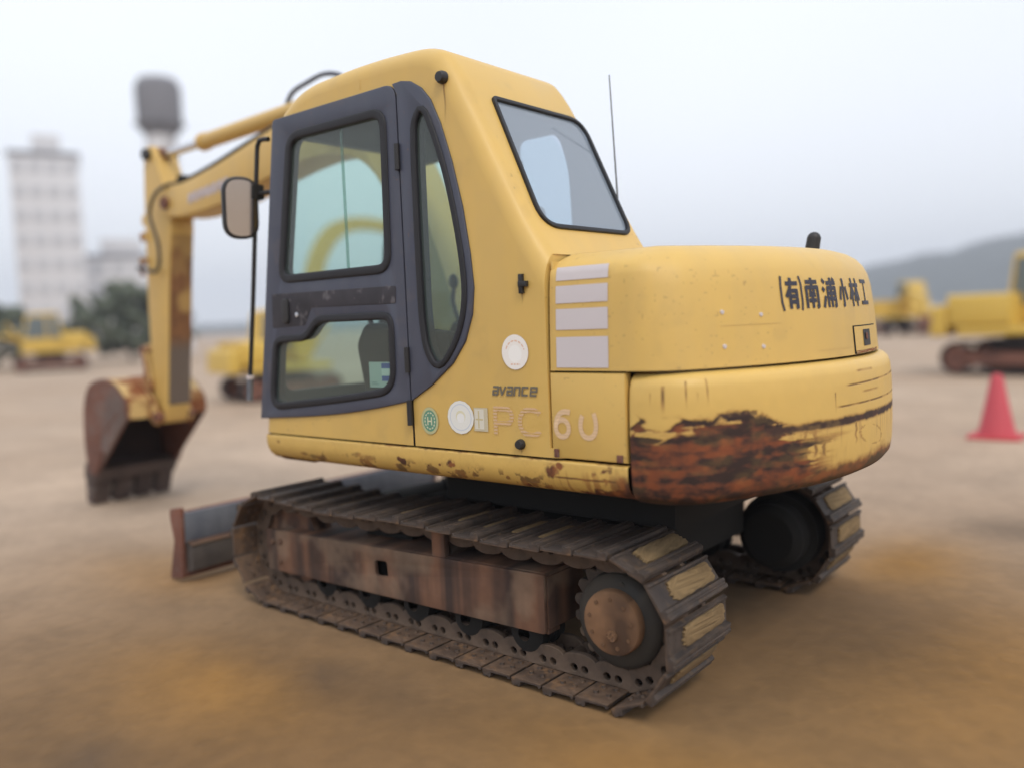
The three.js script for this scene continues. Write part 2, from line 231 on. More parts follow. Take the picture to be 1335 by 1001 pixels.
// outline in x,y pulled out from z0 to z1, edges rounded by bevel
function ext(pts, z0, z1, bevel = 0, holes = [], seg = 4, crease = 0.55) {
  const sh = new THREE.Shape(pts.map(v2)); for (const h of holes) sh.holes.push(new THREE.Path(h.map(v2)));
  const g = new THREE.ExtrudeGeometry(sh, { depth: z1 - z0 - 2 * bevel, bevelEnabled: bevel > 0, bevelThickness: bevel, bevelSize: bevel, bevelOffset: -bevel, bevelSegments: seg, curveSegments: 12 });
  g.translate(0, 0, z0 + bevel); return clean(toCreasedNormals(g, crease));
}
function box(x0, x1, y0, y1, z0, z1, b = 0.006) { return ext([[x0, y0], [x1, y0], [x1, y1], [x0, y1]], z0, z1, Math.min(b, (x1 - x0) * 0.45, (y1 - y0) * 0.45, (z1 - z0) * 0.45), [], 2); }
function tube(pts, r, seg = 24, rad = 8, closed = false) { const c = pts.length === 2 ? new THREE.LineCurve3(V(...pts[0]), V(...pts[1])) : new THREE.CatmullRomCurve3(pts.map((p) => V(...p)), closed, 'centripetal'); return clean(new THREE.TubeGeometry(c, pts.length === 2 ? 1 : seg, r, rad, closed)); }
function cyl(a, b, r0, r1 = r0, n = 24, cap = true) { const A = V(...a), B = V(...b), d = B.clone().sub(A), g = new THREE.CylinderGeometry(r1, r0, d.length(), n, 1, !cap); g.applyQuaternion(new THREE.Quaternion().setFromUnitVectors(V(0, 1, 0), d.clone().normalize())); g.translate(...A.add(B).multiplyScalar(0.5).toArray()); return clean(g); }
const cylz = (x, y, z0, z1, r, n = 28, r1 = r) => cyl([x, y, z0], [x, y, z1], r, r1, n);
function latheZ(x, y, prof, n = 40) { const g = new THREE.LatheGeometry(prof.map((p) => new THREE.Vector2(p[0], p[1])), n); g.rotateX(Math.PI / 2); g.translate(x, y, 0); return clean(toCreasedNormals(g, 0.6)); } // prof: [radius, z]
// plan: points with outward normals along a curve; prof: [inward distance, y]
function loft(plan, prof, uvf) {
  const pos = [], uv = [], idx = [], n = prof.length;
  for (const p of plan) for (const [d0, y] of prof) { const d = d0 * leanAt(plan, p, y); pos.push(p.x - p.nx * d, y, p.z - p.nz * d); uv.push(...uvf(p.s, y, d)); }
  for (let i = 0; i < plan.length - 1; i++) for (let j = 0; j < n - 1; j++) { const a = i * n + j, b = a + 1, c = a + n, e = c + 1; idx.push(a, c, b, b, c, e); }
  const g = new THREE.BufferGeometry(); g.setAttribute('position', new THREE.Float32BufferAttribute(pos, 3)); g.setAttribute('uv', new THREE.Float32BufferAttribute(uv, 2)); g.setIndex(idx); g.computeVertexNormals(); return clean(g);
}
function planCurve(segs) { // segs: dense [x, z] list; outward side is on the right-hand of travel for our curves
  const P = segs, out = []; let s = 0;
  for (let i = 0; i < P.length; i++) { const a = P[Math.max(0, i - 1)], b = P[Math.min(P.length - 1, i + 1)], tx = b[0] - a[0], tz = b[1] - a[1], l = Math.hypot(tx, tz); if (i) s += Math.hypot(P[i][0] - P[i - 1][0], P[i][1] - P[i - 1][1]); out.push({ x: P[i][0], z: P[i][1], nx: tz / l, nz: -tx / l, s }); }
  return out;
}
function tailPlan(Rr, w, r, x0) { // straight side, rounded corner, circular tail, and the same mirrored
  const cz = -w + r, cx = -Math.sqrt((Rr - r) ** 2 - cz * cz), pts = [], a1 = Math.atan2(cz, cx);
  for (let k = 0; k < 5; k++) pts.push([mix(x0, cx, k / 5), -w]);
  for (let k = 0; k <= 12; k++) { const a = mix(-Math.PI / 2, a1, k / 12); pts.push([cx + r * Math.cos(a), cz + r * Math.sin(a)]); }
  for (let k = 1; k <= 50; k++) { const a = a1 - (a1 + Math.PI) * 2 * (k / 50); pts.push([Rr * Math.cos(a), Rr * Math.sin(a)]); }
  for (let k = 11; k >= 0; k--) { const a = mix(-Math.PI / 2, a1, k / 12); pts.push([cx + r * Math.cos(a), -cz - r * Math.sin(a)]); }
  for (let k = 4; k >= 0; k--) pts.push([mix(x0, cx, k / 5), w]);
  const p = planCurve(pts); for (const q of p) { q.nx = -q.nx; q.nz = -q.nz; const out = q.nx * q.x + q.nz * q.z; if (out < 0) { q.nx = -q.nx; q.nz = -q.nz; } } return p;
}
function along(plan, s) { let i = 1; while (i < plan.length - 1 && plan[i].s < s) i++; const a = plan[i - 1], b = plan[i], t = (s - a.s) / (b.s - a.s); return { x: mix(a.x, b.x, t), z: mix(a.z, b.z, t), nx: mix(a.nx, b.nx, t), nz: mix(a.nz, b.nz, t) }; }
const profD = (prof, y) => { for (let i = 1; i < prof.length; i++) if (y <= prof[i][1]) return mix(prof[i - 1][0], prof[i][0], (y - prof[i - 1][1]) / (prof[i][1] - prof[i - 1][1])); return prof[prof.length - 1][0]; };
// a thin strip that lies on a lofted wall
// the hood's wall stands nearly upright along the side and leans in round the tail
const leanAt = (plan, p, y) => plan.leans ? mix(mix(0.35, 1, sst(-0.9, 0.45, Math.abs(Math.abs(p.z) > 0 ? 1 : 1) * (-p.nx) * 2 - 0.9)), 1, sst(1.665, 1.725, y)) : 1;
function strip(plan, prof, s0, s1, y0, y1, off, nu = 12, nv = 4) {
  const pos = [], uv = [], idx = [];
  for (let i = 0; i <= nu; i++) for (let j = 0; j <= nv; j++) { const y = mix(y0, y1, j / nv), p = along(plan, mix(s0, s1, i / nu)), d = profD(prof, y) * leanAt(plan, p, y) - off; pos.push(p.x - p.nx * d, y, p.z - p.nz * d); uv.push(i / nu, j / nv); }
  for (let i = 0; i < nu; i++) for (let j = 0; j < nv; j++) { const a = i * (nv + 1) + j, b = a + 1, c = a + nv + 1, e = c + 1; idx.push(a, c, b, b, c, e); }
  const g = new THREE.BufferGeometry(); g.setAttribute('position', new THREE.Float32BufferAttribute(pos, 3)); g.setAttribute('uv', new THREE.Float32BufferAttribute(uv, 2)); g.setIndex(idx); g.computeVertexNormals(); return clean(g);
}
function decalMat(w, h, draw, rough = 0.5) { const c = document.createElement('canvas'); c.width = w; c.height = h; const g = c.getContext('2d'); g.clearRect(0, 0, w, h); draw(g, w, h); const t = new THREE.CanvasTexture(c); t.colorSpace = THREE.SRGBColorSpace; return std({ map: t, transparent: true, roughness: rough }); }
function sideDecal(name, x0, x1, y0, y1, m, parent, label, z = -1.0535) { const g = new THREE.PlaneGeometry(Math.abs(x1 - x0), Math.abs(y1 - y0)); g.rotateY(Math.PI); g.translate((x0 + x1) / 2, (y0 + y1) / 2, z); return part(name, clean(g), m, parent, label); }

// ------------------------------------------------------------------ ground and hills
{
  const pos = [], col = [], uv = [], idx = [], nA = 220, rad = [0];
  let r = 0.25; while (r < 11) { rad.push(r); r += 0.22; } while (r < 900) { rad.push(r); r *= 1.09; }
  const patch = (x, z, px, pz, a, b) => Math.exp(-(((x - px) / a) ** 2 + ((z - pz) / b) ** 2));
  const colour = (x, z) => {
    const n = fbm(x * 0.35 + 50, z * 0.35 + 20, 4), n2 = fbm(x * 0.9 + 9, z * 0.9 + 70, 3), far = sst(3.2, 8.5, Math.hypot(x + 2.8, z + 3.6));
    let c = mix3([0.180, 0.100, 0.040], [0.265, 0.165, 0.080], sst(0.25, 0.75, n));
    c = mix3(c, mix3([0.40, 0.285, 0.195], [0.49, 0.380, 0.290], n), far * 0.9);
    c = mix3(c, [0.285, 0.145, 0.036], 1.0 * clamp(patch(x, z, -2.0, 0.1, 0.8, 1.0) + patch(x, z, -1.45, -1.35, 0.7, 0.35) + 0.8 * patch(x, z, 0.5, -1.75, 0.7, 0.35) + 0.7 * patch(x, z, 2.2, -1.0, 0.8, 0.4) + 0.8 * patch(x, z, -1.5, 1.5, 0.35, 0.6)) * (0.5 + n2));
    c = mix3(c, [0.075, 0.050, 0.032], 0.62 * clamp(patch(x, z, 0.0, -1.45, 0.6, 0.14) + patch(x, z, 0.25, -2.4, 0.22, 0.12) + 1.3 * patch(x, z, -1.5, 0.35, 0.55, 0.65) + patch(x, z, -1.9, 2.6, 0.4, 0.4)) * (0.4 + n2));  // dark ground spots; the largest is shade painted under the tail
    return c.map((q) => q * (0.86 + 0.28 * n2));
  };
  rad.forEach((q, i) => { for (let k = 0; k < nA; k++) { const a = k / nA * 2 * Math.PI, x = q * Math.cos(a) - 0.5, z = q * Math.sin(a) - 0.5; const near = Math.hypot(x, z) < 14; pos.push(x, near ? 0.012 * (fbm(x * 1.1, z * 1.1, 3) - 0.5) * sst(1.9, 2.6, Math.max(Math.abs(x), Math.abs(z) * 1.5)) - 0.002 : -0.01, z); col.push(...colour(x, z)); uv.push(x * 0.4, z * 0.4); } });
  for (let i = 0; i < rad.length - 1; i++) for (let k = 0; k < nA; k++) { const a = i * nA + k, b = i * nA + (k + 1) % nA, c = a + nA, e = b + nA; idx.push(a, b, c, b, e, c); }
  const g = new THREE.BufferGeometry(); g.setAttribute('position', new THREE.Float32BufferAttribute(pos, 3)); g.setAttribute('color', new THREE.Float32BufferAttribute(col, 3)); g.setAttribute('uv', new THREE.Float32BufferAttribute(uv, 2)); g.setIndex(idx); g.computeVertexNormals();
  const t = tex(512, 512, (u, v) => { const a = tile(u, v, 6, 5, 310), b = tile(u, v, 40, 3, 330); const k = 0.72 + 0.30 * a + 0.26 * b; return { c: [k, k, k].map((q) => q * 0.9), r: 1, h: 0.6 * a + 0.4 * b }; }, 'ch');
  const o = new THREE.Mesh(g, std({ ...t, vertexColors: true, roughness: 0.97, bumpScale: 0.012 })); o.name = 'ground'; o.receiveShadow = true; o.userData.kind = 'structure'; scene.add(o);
}
{ // wooded hills behind the yard, higher towards the right of the view
  const pos = [], idx = [], n = 160, m = 14;
  const prof = (a) => { const d = a * 180 / Math.PI; return 26 * Math.exp(-(((d - 60) / 14) ** 2)) + 58 * Math.exp(-(((d - 88) / 15) ** 2)) + 40 * Math.exp(-(((d - 118) / 18) ** 2)) + 9 * Math.exp(-(((d - 28) / 14) ** 2)); };
  for (let i = 0; i <= n; i++) { const a = THREE.MathUtils.degToRad(mix(8, 150, i / n)); for (let j = 0; j <= m; j++) { const t = j / m, R = 520 + 160 * t, h = prof(a) * Math.sin(t * Math.PI / 2) * (0.9 + 0.35 * (fbm(i * 0.35, j * 0.7, 4) - 0.5)); pos.push(R * Math.cos(a) - 2.8, h - 1, R * Math.sin(a) - 3.6); } }
  for (let i = 0; i < n; i++) for (let j = 0; j < m; j++) { const a = i * (m + 1) + j; idx.push(a, a + 1, a + m + 1, a + 1, a + m + 2, a + m + 1); }
  const g = new THREE.BufferGeometry(); g.setAttribute('position', new THREE.Float32BufferAttribute(pos, 3)); g.setIndex(idx); g.computeVertexNormals();
  const o = new THREE.Mesh(boxUV(clean(g), 0.02), std({ ...tex(256, 256, (u, v) => { const a = tile(u, v, 10, 4, 400); return { c: mix3([0.045, 0.055, 0.055], [0.085, 0.095, 0.085], a), r: 1 }; }) })); o.name = 'hills'; o.userData.kind = 'structure'; scene.add(o);
}
scene.fog = new THREE.FogExp2(0xeaf0fb, 0.0012);

// ------------------------------------------------------------------ the excavator
const EX = thing('excavator', 'yellow tracked excavator with dark blue cab door and rusty counterweight, the large one in front', 'excavator');

// --- outlines measured on the cab side (x, y)
const doorWin = roundPoly([[0.658, 2.433], [-0.053, 2.428], [-0.038, 1.711], [0.797, 1.711]], 0.10);
const lowWin = roundPoly([[0.868, 1.452], [0.612, 1.457], [0.515, 1.545], [-0.035, 1.545], [-0.03, 1.178], [0.34, 1.13], [0.936, 1.068]], [0.08, 0.05, 0.06, 0.08, 0.12, 0.1, 0.12]);
const quarter = smooth([[-0.205, 2.335], [-0.25, 2.39], [-0.29, 2.378], [-0.33, 2.3], [-0.398, 2.11], [-0.448, 1.89], [-0.475, 1.7], [-0.477, 1.59], [-0.453, 1.48], [-0.394, 1.37], [-0.32, 1.297], [-0.27, 1.297], [-0.22, 1.36], [-0.196, 1.49], [-0.191, 1.72], [-0.191, 2.04], [-0.194, 2.24]], 70);
const doorOutline = roundPoly([[0.768, 2.512], [-0.112, 2.512], [-0.112, 1.150], [0.074, 1.115], [0.346, 1.076], [0.642, 1.049], [1.024, 1.026]], [0.02, 0.07, 0, 0.1, 0.2, 0.2, 0]);
const quarterOutline = [[-0.120, 1.152], [-0.120, 2.46], [-0.095, 2.510], ...[[-0.150, 2.512], [-0.205, 2.500], [-0.267, 2.462], [-0.317, 2.405], [-0.367, 2.300], [-0.421, 2.139], [-0.469, 1.949], [-0.499, 1.761], [-0.511, 1.622], [-0.497, 1.514], [-0.452, 1.405], [-0.378, 1.315], [-0.25, 1.223]]];
const ZS = -1.05, ZR = -0.185;

// --- cab shell: hollow, with real openings
let cab;
{
  const outer0 = roundPoly([[1.062, 0.80], [0.772, 2.530], [0.575, 2.642], [0.10, 2.662], [-0.33, 2.640], [-0.43, 2.52], [-0.80, 1.83], [-0.96, 1.60], [-0.96, 0.80]], [0.02, 0.08, 0.14, 0.2, 0.16, 0.10, 0.12, 0.1, 0.02]);
  const inner0 = inset(outer0, 0.055);
  const mk = (g, m) => { const b = new Brush(clean(g), m); b.updateMatrixWorld(); return b; };
  const ev = new Evaluator(); ev.attributes = ['position', 'normal', 'uv']; ev.useGroups = true;
  const cut = (a, g, m) => ev.evaluate(a, mk(g, m), SUBTRACTION);
  let b = mk(ext(outer0, ZS, ZR, 0.085, [], 7, 0.5), M.yellow);
  b = cut(b, ext(inner0, ZS + 0.05, ZR - 0.05, 0.04, [], 3), M.inner);
  b = cut(b, new THREE.BoxGeometry(4, 1, 3).translate(0, 0.953 - 0.5, 0), M.inner);
  b = cut(b, new THREE.BoxGeometry(1, 0.74, 3).translate(-0.864 - 0.5, 1.36, 0), M.yellow);
  b = cut(b, new THREE.BoxGeometry(0.012, 1.6, 0.05).translate(-0.116, 1.70, ZS), M.rubber);
  for (const w of [inset(doorWin, 0.03), inset(lowWin, 0.03), inset(quarter, 0.025)]) b = cut(b, ext(w, ZS - 0.1, ZS + 0.16), M.rubber);
  b = cut(b, ext(roundPoly([[0.93, 1.30], [0.70, 2.36], [0.0, 2.38], [0.0, 1.30]], 0.07), ZR - 0.16, ZR + 0.1), M.rubber);
  b = cut(b, ext(roundPoly([[-0.09, 2.385], [-0.36, 2.385], [-0.42, 2.20], [-0.44, 1.66], [-0.09, 1.66]], [0.05, 0.08, 0.08, 0.04, 0.04]), ZR - 0.16, ZR + 0.1), M.rubber);
  { // windscreen opening
    const g = ext(roundPoly([[-0.955, 1.16], [-0.28, 1.16], [-0.28, 2.44], [-0.955, 2.44]], 0.07), -1.5, -0.62); g.rotateY(-Math.PI / 2); b = cut(b, g, M.rubber); // shape x becomes z, runs along x
  }
  { // rear window opening (z, y) cut along x
    const g = ext(roundPoly([[-0.945, 1.852], [-0.300, 1.852], [-0.225, 2.400], [-0.860, 2.400]], [0.10, 0.07, 0.10, 0.02]), 0.2, 1.2); g.rotateY(-Math.PI / 2); b = cut(b, g, M.rubber);
  }
  const g = boxUV(b.geometry, 0.5);
  cab = new THREE.Mesh(g, b.material); cab.name = 'cab'; cab.castShadow = cab.receiveShadow = true; EX.add(cab);
}
{ // windscreen and right-hand glass, rear window
  const gz = (pts, x) => { const g = new THREE.ShapeGeometry(new THREE.Shape(pts.map(v2))); return clean(g); };
  // windscreen on the sloping front
  const ws = gz([[-0.97, 0], [-0.265, 0], [-0.265, 1.315], [-0.97, 1.315]]); ws.rotateY(-Math.PI / 2); ws.rotateZ(Math.atan(0.29 / 1.73)); ws.translate(0.985, 1.145, 0); part('windscreen', ws, M.glassClear, cab);
  const rs = clean(new THREE.ShapeGeometry(new THREE.Shape(roundPoly([[0.96, 1.29], [0.71, 2.43], [0.05, 2.45], [-0.31, 2.39], [-0.56, 1.95], [-0.61, 1.29]], 0.08).map(v2)))); rs.translate(0, 0, ZR - 0.02); part('side_glass', rs, M.glassClear, cab);
  // rear window lies in the plane through (-0.482, 2.40) and (-0.80, 1.85)
  const th = Math.atan2(0.37, 0.69), L = (y) => (y - 1.852) / Math.cos(th);
  const put = (g, off) => { g.rotateY(-Math.PI / 2); g.rotateZ(-th); g.translate(-0.790 + off * Math.cos(th), 1.852 + off * 0, 0); return g; };
  const out = roundPoly([[-0.960, L(1.838)], [-0.288, L(1.838)], [-0.212, L(2.414)], [-0.876, L(2.414)]], [0.12, 0.08, 0.12, 0.03]);
  const inn = inset(out, 0.020);
  const sealG = ext(out, -0.004, 0.012, 0.004, [inn], 2); part('rear_window_seal', put(sealG, 0), M.rubber, cab);
  part('rear_window_glass', put(clean(new THREE.ShapeGeometry(new THREE.Shape(inset(out, 0.02).map(v2)))), 0.002), M.glassMilky, cab);
}
sideDecal('round_sticker', -0.641, -0.779, 1.288, 1.43, decalMat(256, 256, (g, w, h) => { g.fillStyle = '#efeae4'; g.beginPath(); g.arc(128, 128, 124, 0, 7); g.fill(); g.strokeStyle = '#e0b9a0'; g.lineWidth = 10; g.setLineDash([26, 9]); g.beginPath(); g.arc(128, 136, 88, 3.5, 6.0); g.stroke(); g.setLineDash([18, 9]); g.beginPath(); g.moveTo(86, 214); g.lineTo(172, 214); g.stroke(); g.setLineDash([]); g.fillStyle = '#f4f2ee'; g.beginPath(); g.arc(128, 140, 62, 0, 7); g.fill(); }), cab, 'round white sticker with faint reddish print');
sideDecal('model_lettering', -0.578, -0.832, 1.183, 1.232, decalMat(512, 100, (g, w, h) => {
  g.setTransform(1, 0, -0.16, 1, 16, 0); g.strokeStyle = '#6b6558'; g.lineWidth = 17; g.lineJoin = 'round'; g.lineCap = 'butt';
  const P = (...p) => { g.beginPath(); g.moveTo(p[0], p[1]); for (let i = 2; i < p.length; i += 2) g.lineTo(p[i], p[i + 1]); g.stroke(); };
  P(12, 22, 66, 22, 66, 86); P(66, 54, 16, 54, 16, 84, 66, 84); // a
  P(84, 16, 112, 84, 142, 16); // v
  P(160, 22, 214, 22, 214, 90); P(214, 54, 164, 54, 164, 84, 214, 84); // a
  P(238, 92, 238, 22, 290, 22, 290, 92); // n
  P(376, 22, 318, 22, 318, 84, 376, 84); // c
  P(400, 53, 460, 53, 460, 22, 402, 22, 402, 84, 462, 84); // e
}), cab, 'grey slanted word avance');
sideDecal('green_sticker', -0.166, -0.276, 1.006, 1.13, decalMat(128, 160, (g) => { g.fillStyle = '#b9b78a'; g.beginPath(); g.ellipse(64, 80, 60, 76, 0, 0, 7); g.fill(); g.fillStyle = '#5f8f78'; g.beginPath(); g.ellipse(64, 80, 46, 60, 0, 0, 7); g.fill(); g.strokeStyle = '#d7d2b0'; g.lineWidth = 7; g.setLineDash([12, 7]); g.beginPath(); g.ellipse(64, 80, 34, 45, 0, 0, 7); g.stroke(); g.setLineDash([]); g.beginPath(); g.moveTo(50, 58); g.lineTo(50, 104); g.moveTo(76, 58); g.lineTo(76, 104); g.moveTo(50, 82); g.lineTo(76, 82); g.stroke(); }), cab, 'small green oval sticker');
sideDecal('oval_sticker', -0.325, -0.482, 1.018, 1.163, decalMat(256, 256, (g) => { g.fillStyle = '#e4e4de'; g.beginPath(); for (let i = 0; i <= 16; i++) { const a = i / 16 * 6.2832; g.lineTo(128 + 122 * Math.cos(a), 128 + 124 * Math.sin(a)); } g.fill(); g.strokeStyle = '#cdd2da'; g.lineWidth = 8; g.beginPath(); g.arc(128, 128, 96, 0, 7); g.stroke(); g.fillStyle = '#dcd6b8'; g.beginPath(); g.arc(128, 122, 44, 0, 7); g.fill(); g.fillStyle = '#e9e9e6'; g.beginPath(); g.arc(128, 132, 36, 0, 7); g.fill(); }), cab, 'large white oval sticker');
sideDecal('square_sticker', -0.476, -0.556, 1.036, 1.136, decalMat(96, 128, (g, w, h) => { g.fillStyle = 'rgba(206,196,168,0.9)'; g.fillRect(2, 2, 92, 124); g.fillStyle = '#d8d3c4'; g.fillRect(8, 10, 60, 104); g.fillStyle = '#c7b98d'; g.fillRect(30, 18, 8, 92); g.fillRect(14, 60, 48, 8); }), cab);
sideDecal('model_letters', -0.574, -0.834, 1.022, 1.150, decalMat(512, 256, (g, w, h) => {
  g.lineWidth = 40; g.strokeStyle = 'rgba(226,192,158,0.72)'; g.lineJoin = 'round';
  g.beginPath(); g.moveTo(40, 248); g.lineTo(40, 30); g.lineTo(150, 30); g.bezierCurveTo(230, 30, 230, 150, 150, 150); g.lineTo(40, 150); g.stroke();
  g.beginPath(); g.moveTo(486, 62); g.bezierCurveTo(440, 10, 290, 8, 290, 128); g.bezierCurveTo(290, 250, 440, 246, 486, 196); g.stroke();
  g.globalCompositeOperation = 'destination-out'; g.fillStyle = '#000'; for (let y = 4; y < 256; y += 26) g.fillRect(0, y, 512, 9);
}), cab, 'faded pinkish striped letters PC');
{ // small dark fittings with rust runs below two of them
  part('vent_knob', [latheZ(-0.387, 2.478, [[0.0, -1.078], [0.02, -1.076], [0.026, -1.062], [0.026, -1.044]], 20)], M.black, cab);
  part('door_catch', [box(-0.768, -0.748, 1.585, 1.660, -1.066, -1.048, 0.004), box(-0.79, -0.75, 1.61, 1.632, -1.072, -1.05, 0.004)], M.black, cab);
  part('rubber_stop', [latheZ(-0.722, 0.997, [[0, -1.074], [0.016, -1.073], [0.021, -1.062], [0.021, -1.047]], 20)], M.black, cab);
  const run = decalMat(64, 256, (g) => { for (let i = 0; i < 256; i++) { g.fillStyle = `rgba(96,52,20,${0.62 * (1 - i / 256)})`; g.fillRect(26 - 3 * Math.sin(i / 30), i, 14, 1); } });
  sideDecal('rust_run', -0.375, -0.415, 2.29, 2.468, run, cab); sideDecal('rust_run', -0.708, -0.736, 0.955, 0.985, run, cab); sideDecal('rust_run', -0.745, -0.77, 1.545, 1.59, run, cab);
  part('roof_bolt', [cyl([-0.14, 2.64, -0.86], [-0.14, 2.685, -0.86], 0.012)], M.black, cab);
  part('roof_seam', [box(0.115, 0.121, 2.53, 2.575, -1.0515, -1.03, 0.001)], M.yellowArm, cab);
}

// --- door and rear quarter panel
{
  const door = part('cab_door', boxUV(ext(doorOutline, -1.060, -1.046, 0.005, [inset(doorWin, 0.012), inset(lowWin, 0.012)], 3), 0.5), M.navy, EX, 'dark blue cab door with two windows');
  const seal = (o, w) => ext(o, -1.068, -1.042, 0.008, [inset(o, w)], 3);
  part('window_seal', seal(doorWin, 0.042), M.rubber, door); part('window_seal', seal(lowWin, 0.036), M.rubber, door);
  const pane = (o, z) => { const g = new THREE.ShapeGeometry(new THREE.Shape(inset(o, 0.02).map(v2))); g.translate(0, 0, z); return clean(g); };
  part('upper_glass', pane(doorWin, -1.05), M.glass, door); part('lower_glass', pane(lowWin, -1.05), M.glass, door);
  part('glass_divider', [box(0.268, 0.282, 1.74, 2.41, -1.046, -1.036, 0.003)], M.glass, door);
  // scuffed black strip with the pull handle
  const stripM = std({ ...tex(512, 128, (u, v) => { const a = tile(u, v, 10, 4, 501), b = sst(0.66, 0.8, tile(u, v, 24, 3, 520)); return { c: mix3(mix3([0.016, 0.015, 0.02], [0.05, 0.045, 0.055], a), [0.15, 0.14, 0.15], b * 0.6), r: 0.7 }; }) });
  part('handle_strip', boxUV(ext(roundPoly([[0.856, 1.663], [-0.058, 1.655], [-0.052, 1.578], [0.545, 1.583], [0.60, 1.50], [0.866, 1.492]], 0.012), -1.0625, -1.0535, 0.002), 1), stripM, door);
  part('door_handle', [ext(roundPoly([[0.765, 1.635], [0.715, 1.635], [0.715, 1.512], [0.765, 1.512]], 0.024), -1.078, -1.060, 0.006)], M.black, door);
  part('door_lock', [latheZ(0.652, 1.553, [[0, -1.071], [0.012, -1.070], [0.014, -1.062], [0.014, -1.06]], 18)], M.chrome, door);
  for (const y of [2.2, 1.33, 1.10]) part('hinge', [cyl([-0.113, y - 0.055, -1.066], [-0.113, y + 0.055, -1.066], 0.013)], M.black, door);
  sideDecal('paper_sticker', 0.010, 0.175, 1.205, 1.320, decalMat(256, 160, (g) => { g.fillStyle = 'rgba(208,222,218,0.85)'; g.fillRect(20, 0, 236, 160); g.fillStyle = '#2f52a8'; g.fillRect(150, 8, 100, 32); g.fillRect(150, 88, 100, 32); g.fillStyle = '#dfe7e4'; g.fillRect(150, 44, 100, 40); g.fillStyle = 'rgba(120,140,136,0.8)'; g.fillRect(36, 126, 60, 5); g.fillRect(36, 138, 80, 5); }), door, 'white sticker with blue bars on the lower glass', -1.047);
  const q = part('quarter_panel', boxUV(ext(quarterOutline, -1.060, -1.046, 0.004, [inset(quarter, 0.012)], 3), 0.5), M.navy, EX, 'dark blue panel behind the door with a curved window');
  part('window_seal', seal(quarter, 0.030), M.rubber, q); part('quarter_glass', pane(quarter, -1.05), M.glass, q);
}

// --- inside the cab
{
  const seat = grp('operator_seat', EX);
  part('seat_cushion', [ext(roundPoly([[-0.28, 1.28], [0.24, 1.30], [0.25, 1.42], [-0.28, 1.40]], 0.05), -0.84, -0.34, 0.05)], M.seat, seat);
  part('seat_back', [ext(roundPoly([[-0.30, 1.36], [-0.18, 1.38], [-0.29, 2.02], [-0.38, 2.02], [-0.43, 1.5]], 0.05), -0.83, -0.35, 0.045)], M.seat, seat);
  part('head_rest', [ext(roundPoly([[-0.34, 2.04], [-0.26, 2.04], [-0.29, 2.22], [-0.36, 2.22]], 0.03), -0.70, -0.48, 0.035)], M.seat, seat);
  part('seat_base', [box(-0.24, 0.2, 1.02, 1.28, -0.80, -0.38, 0.02)], M.dark, seat);
  part('seat_belt', [tube([[0.10, 1.60, -0.90], [0.04, 1.45, -0.93], [-0.05, 1.32, -0.92], [-0.22, 1.22, -0.90]], 0.012)], M.black, seat);
  const con = grp('control_console', EX);
  for (const z of [-0.92, -0.31]) { part('console_box', [ext(roundPoly([[-0.30, 1.02], [0.25, 1.02], [0.33, 1.40], [0.26, 1.50], [-0.28, 1.44]], 0.04), z - 0.06, z + 0.06, 0.02)], M.dark, con); part('joystick', [tube([[0.27, 1.48, z], [0.31, 1.60, z], [0.30, 1.66, z]], 0.012), new THREE.SphereGeometry(0.026, 14, 10).scale(1, 1.6, 1).translate(0.30, 1.70, z)], M.black, con); }
  for (const z of [-0.62, -0.52]) part('travel_pedal', [tube([[0.62, 1.0, z], [0.66, 1.35, z], [0.62, 1.52, z]], 0.012)], M.black, con);
  part('monitor', [box(0.62, 0.68, 1.50, 1.66, -0.40, -0.28, 0.012), cyl([0.66, 1.02, -0.33], [0.66, 1.5, -0.33], 0.018)], M.dark, con);
  part('cab_floor', [box(-0.82, 0.98, 0.958, 1.0, -0.99, -0.245, 0.005)], M.dark, EX);
  part('rear_shelf', [box(-0.80, -0.45, 1.0, 1.62, -0.98, -0.25, 0.03)], M.inner, EX);
}

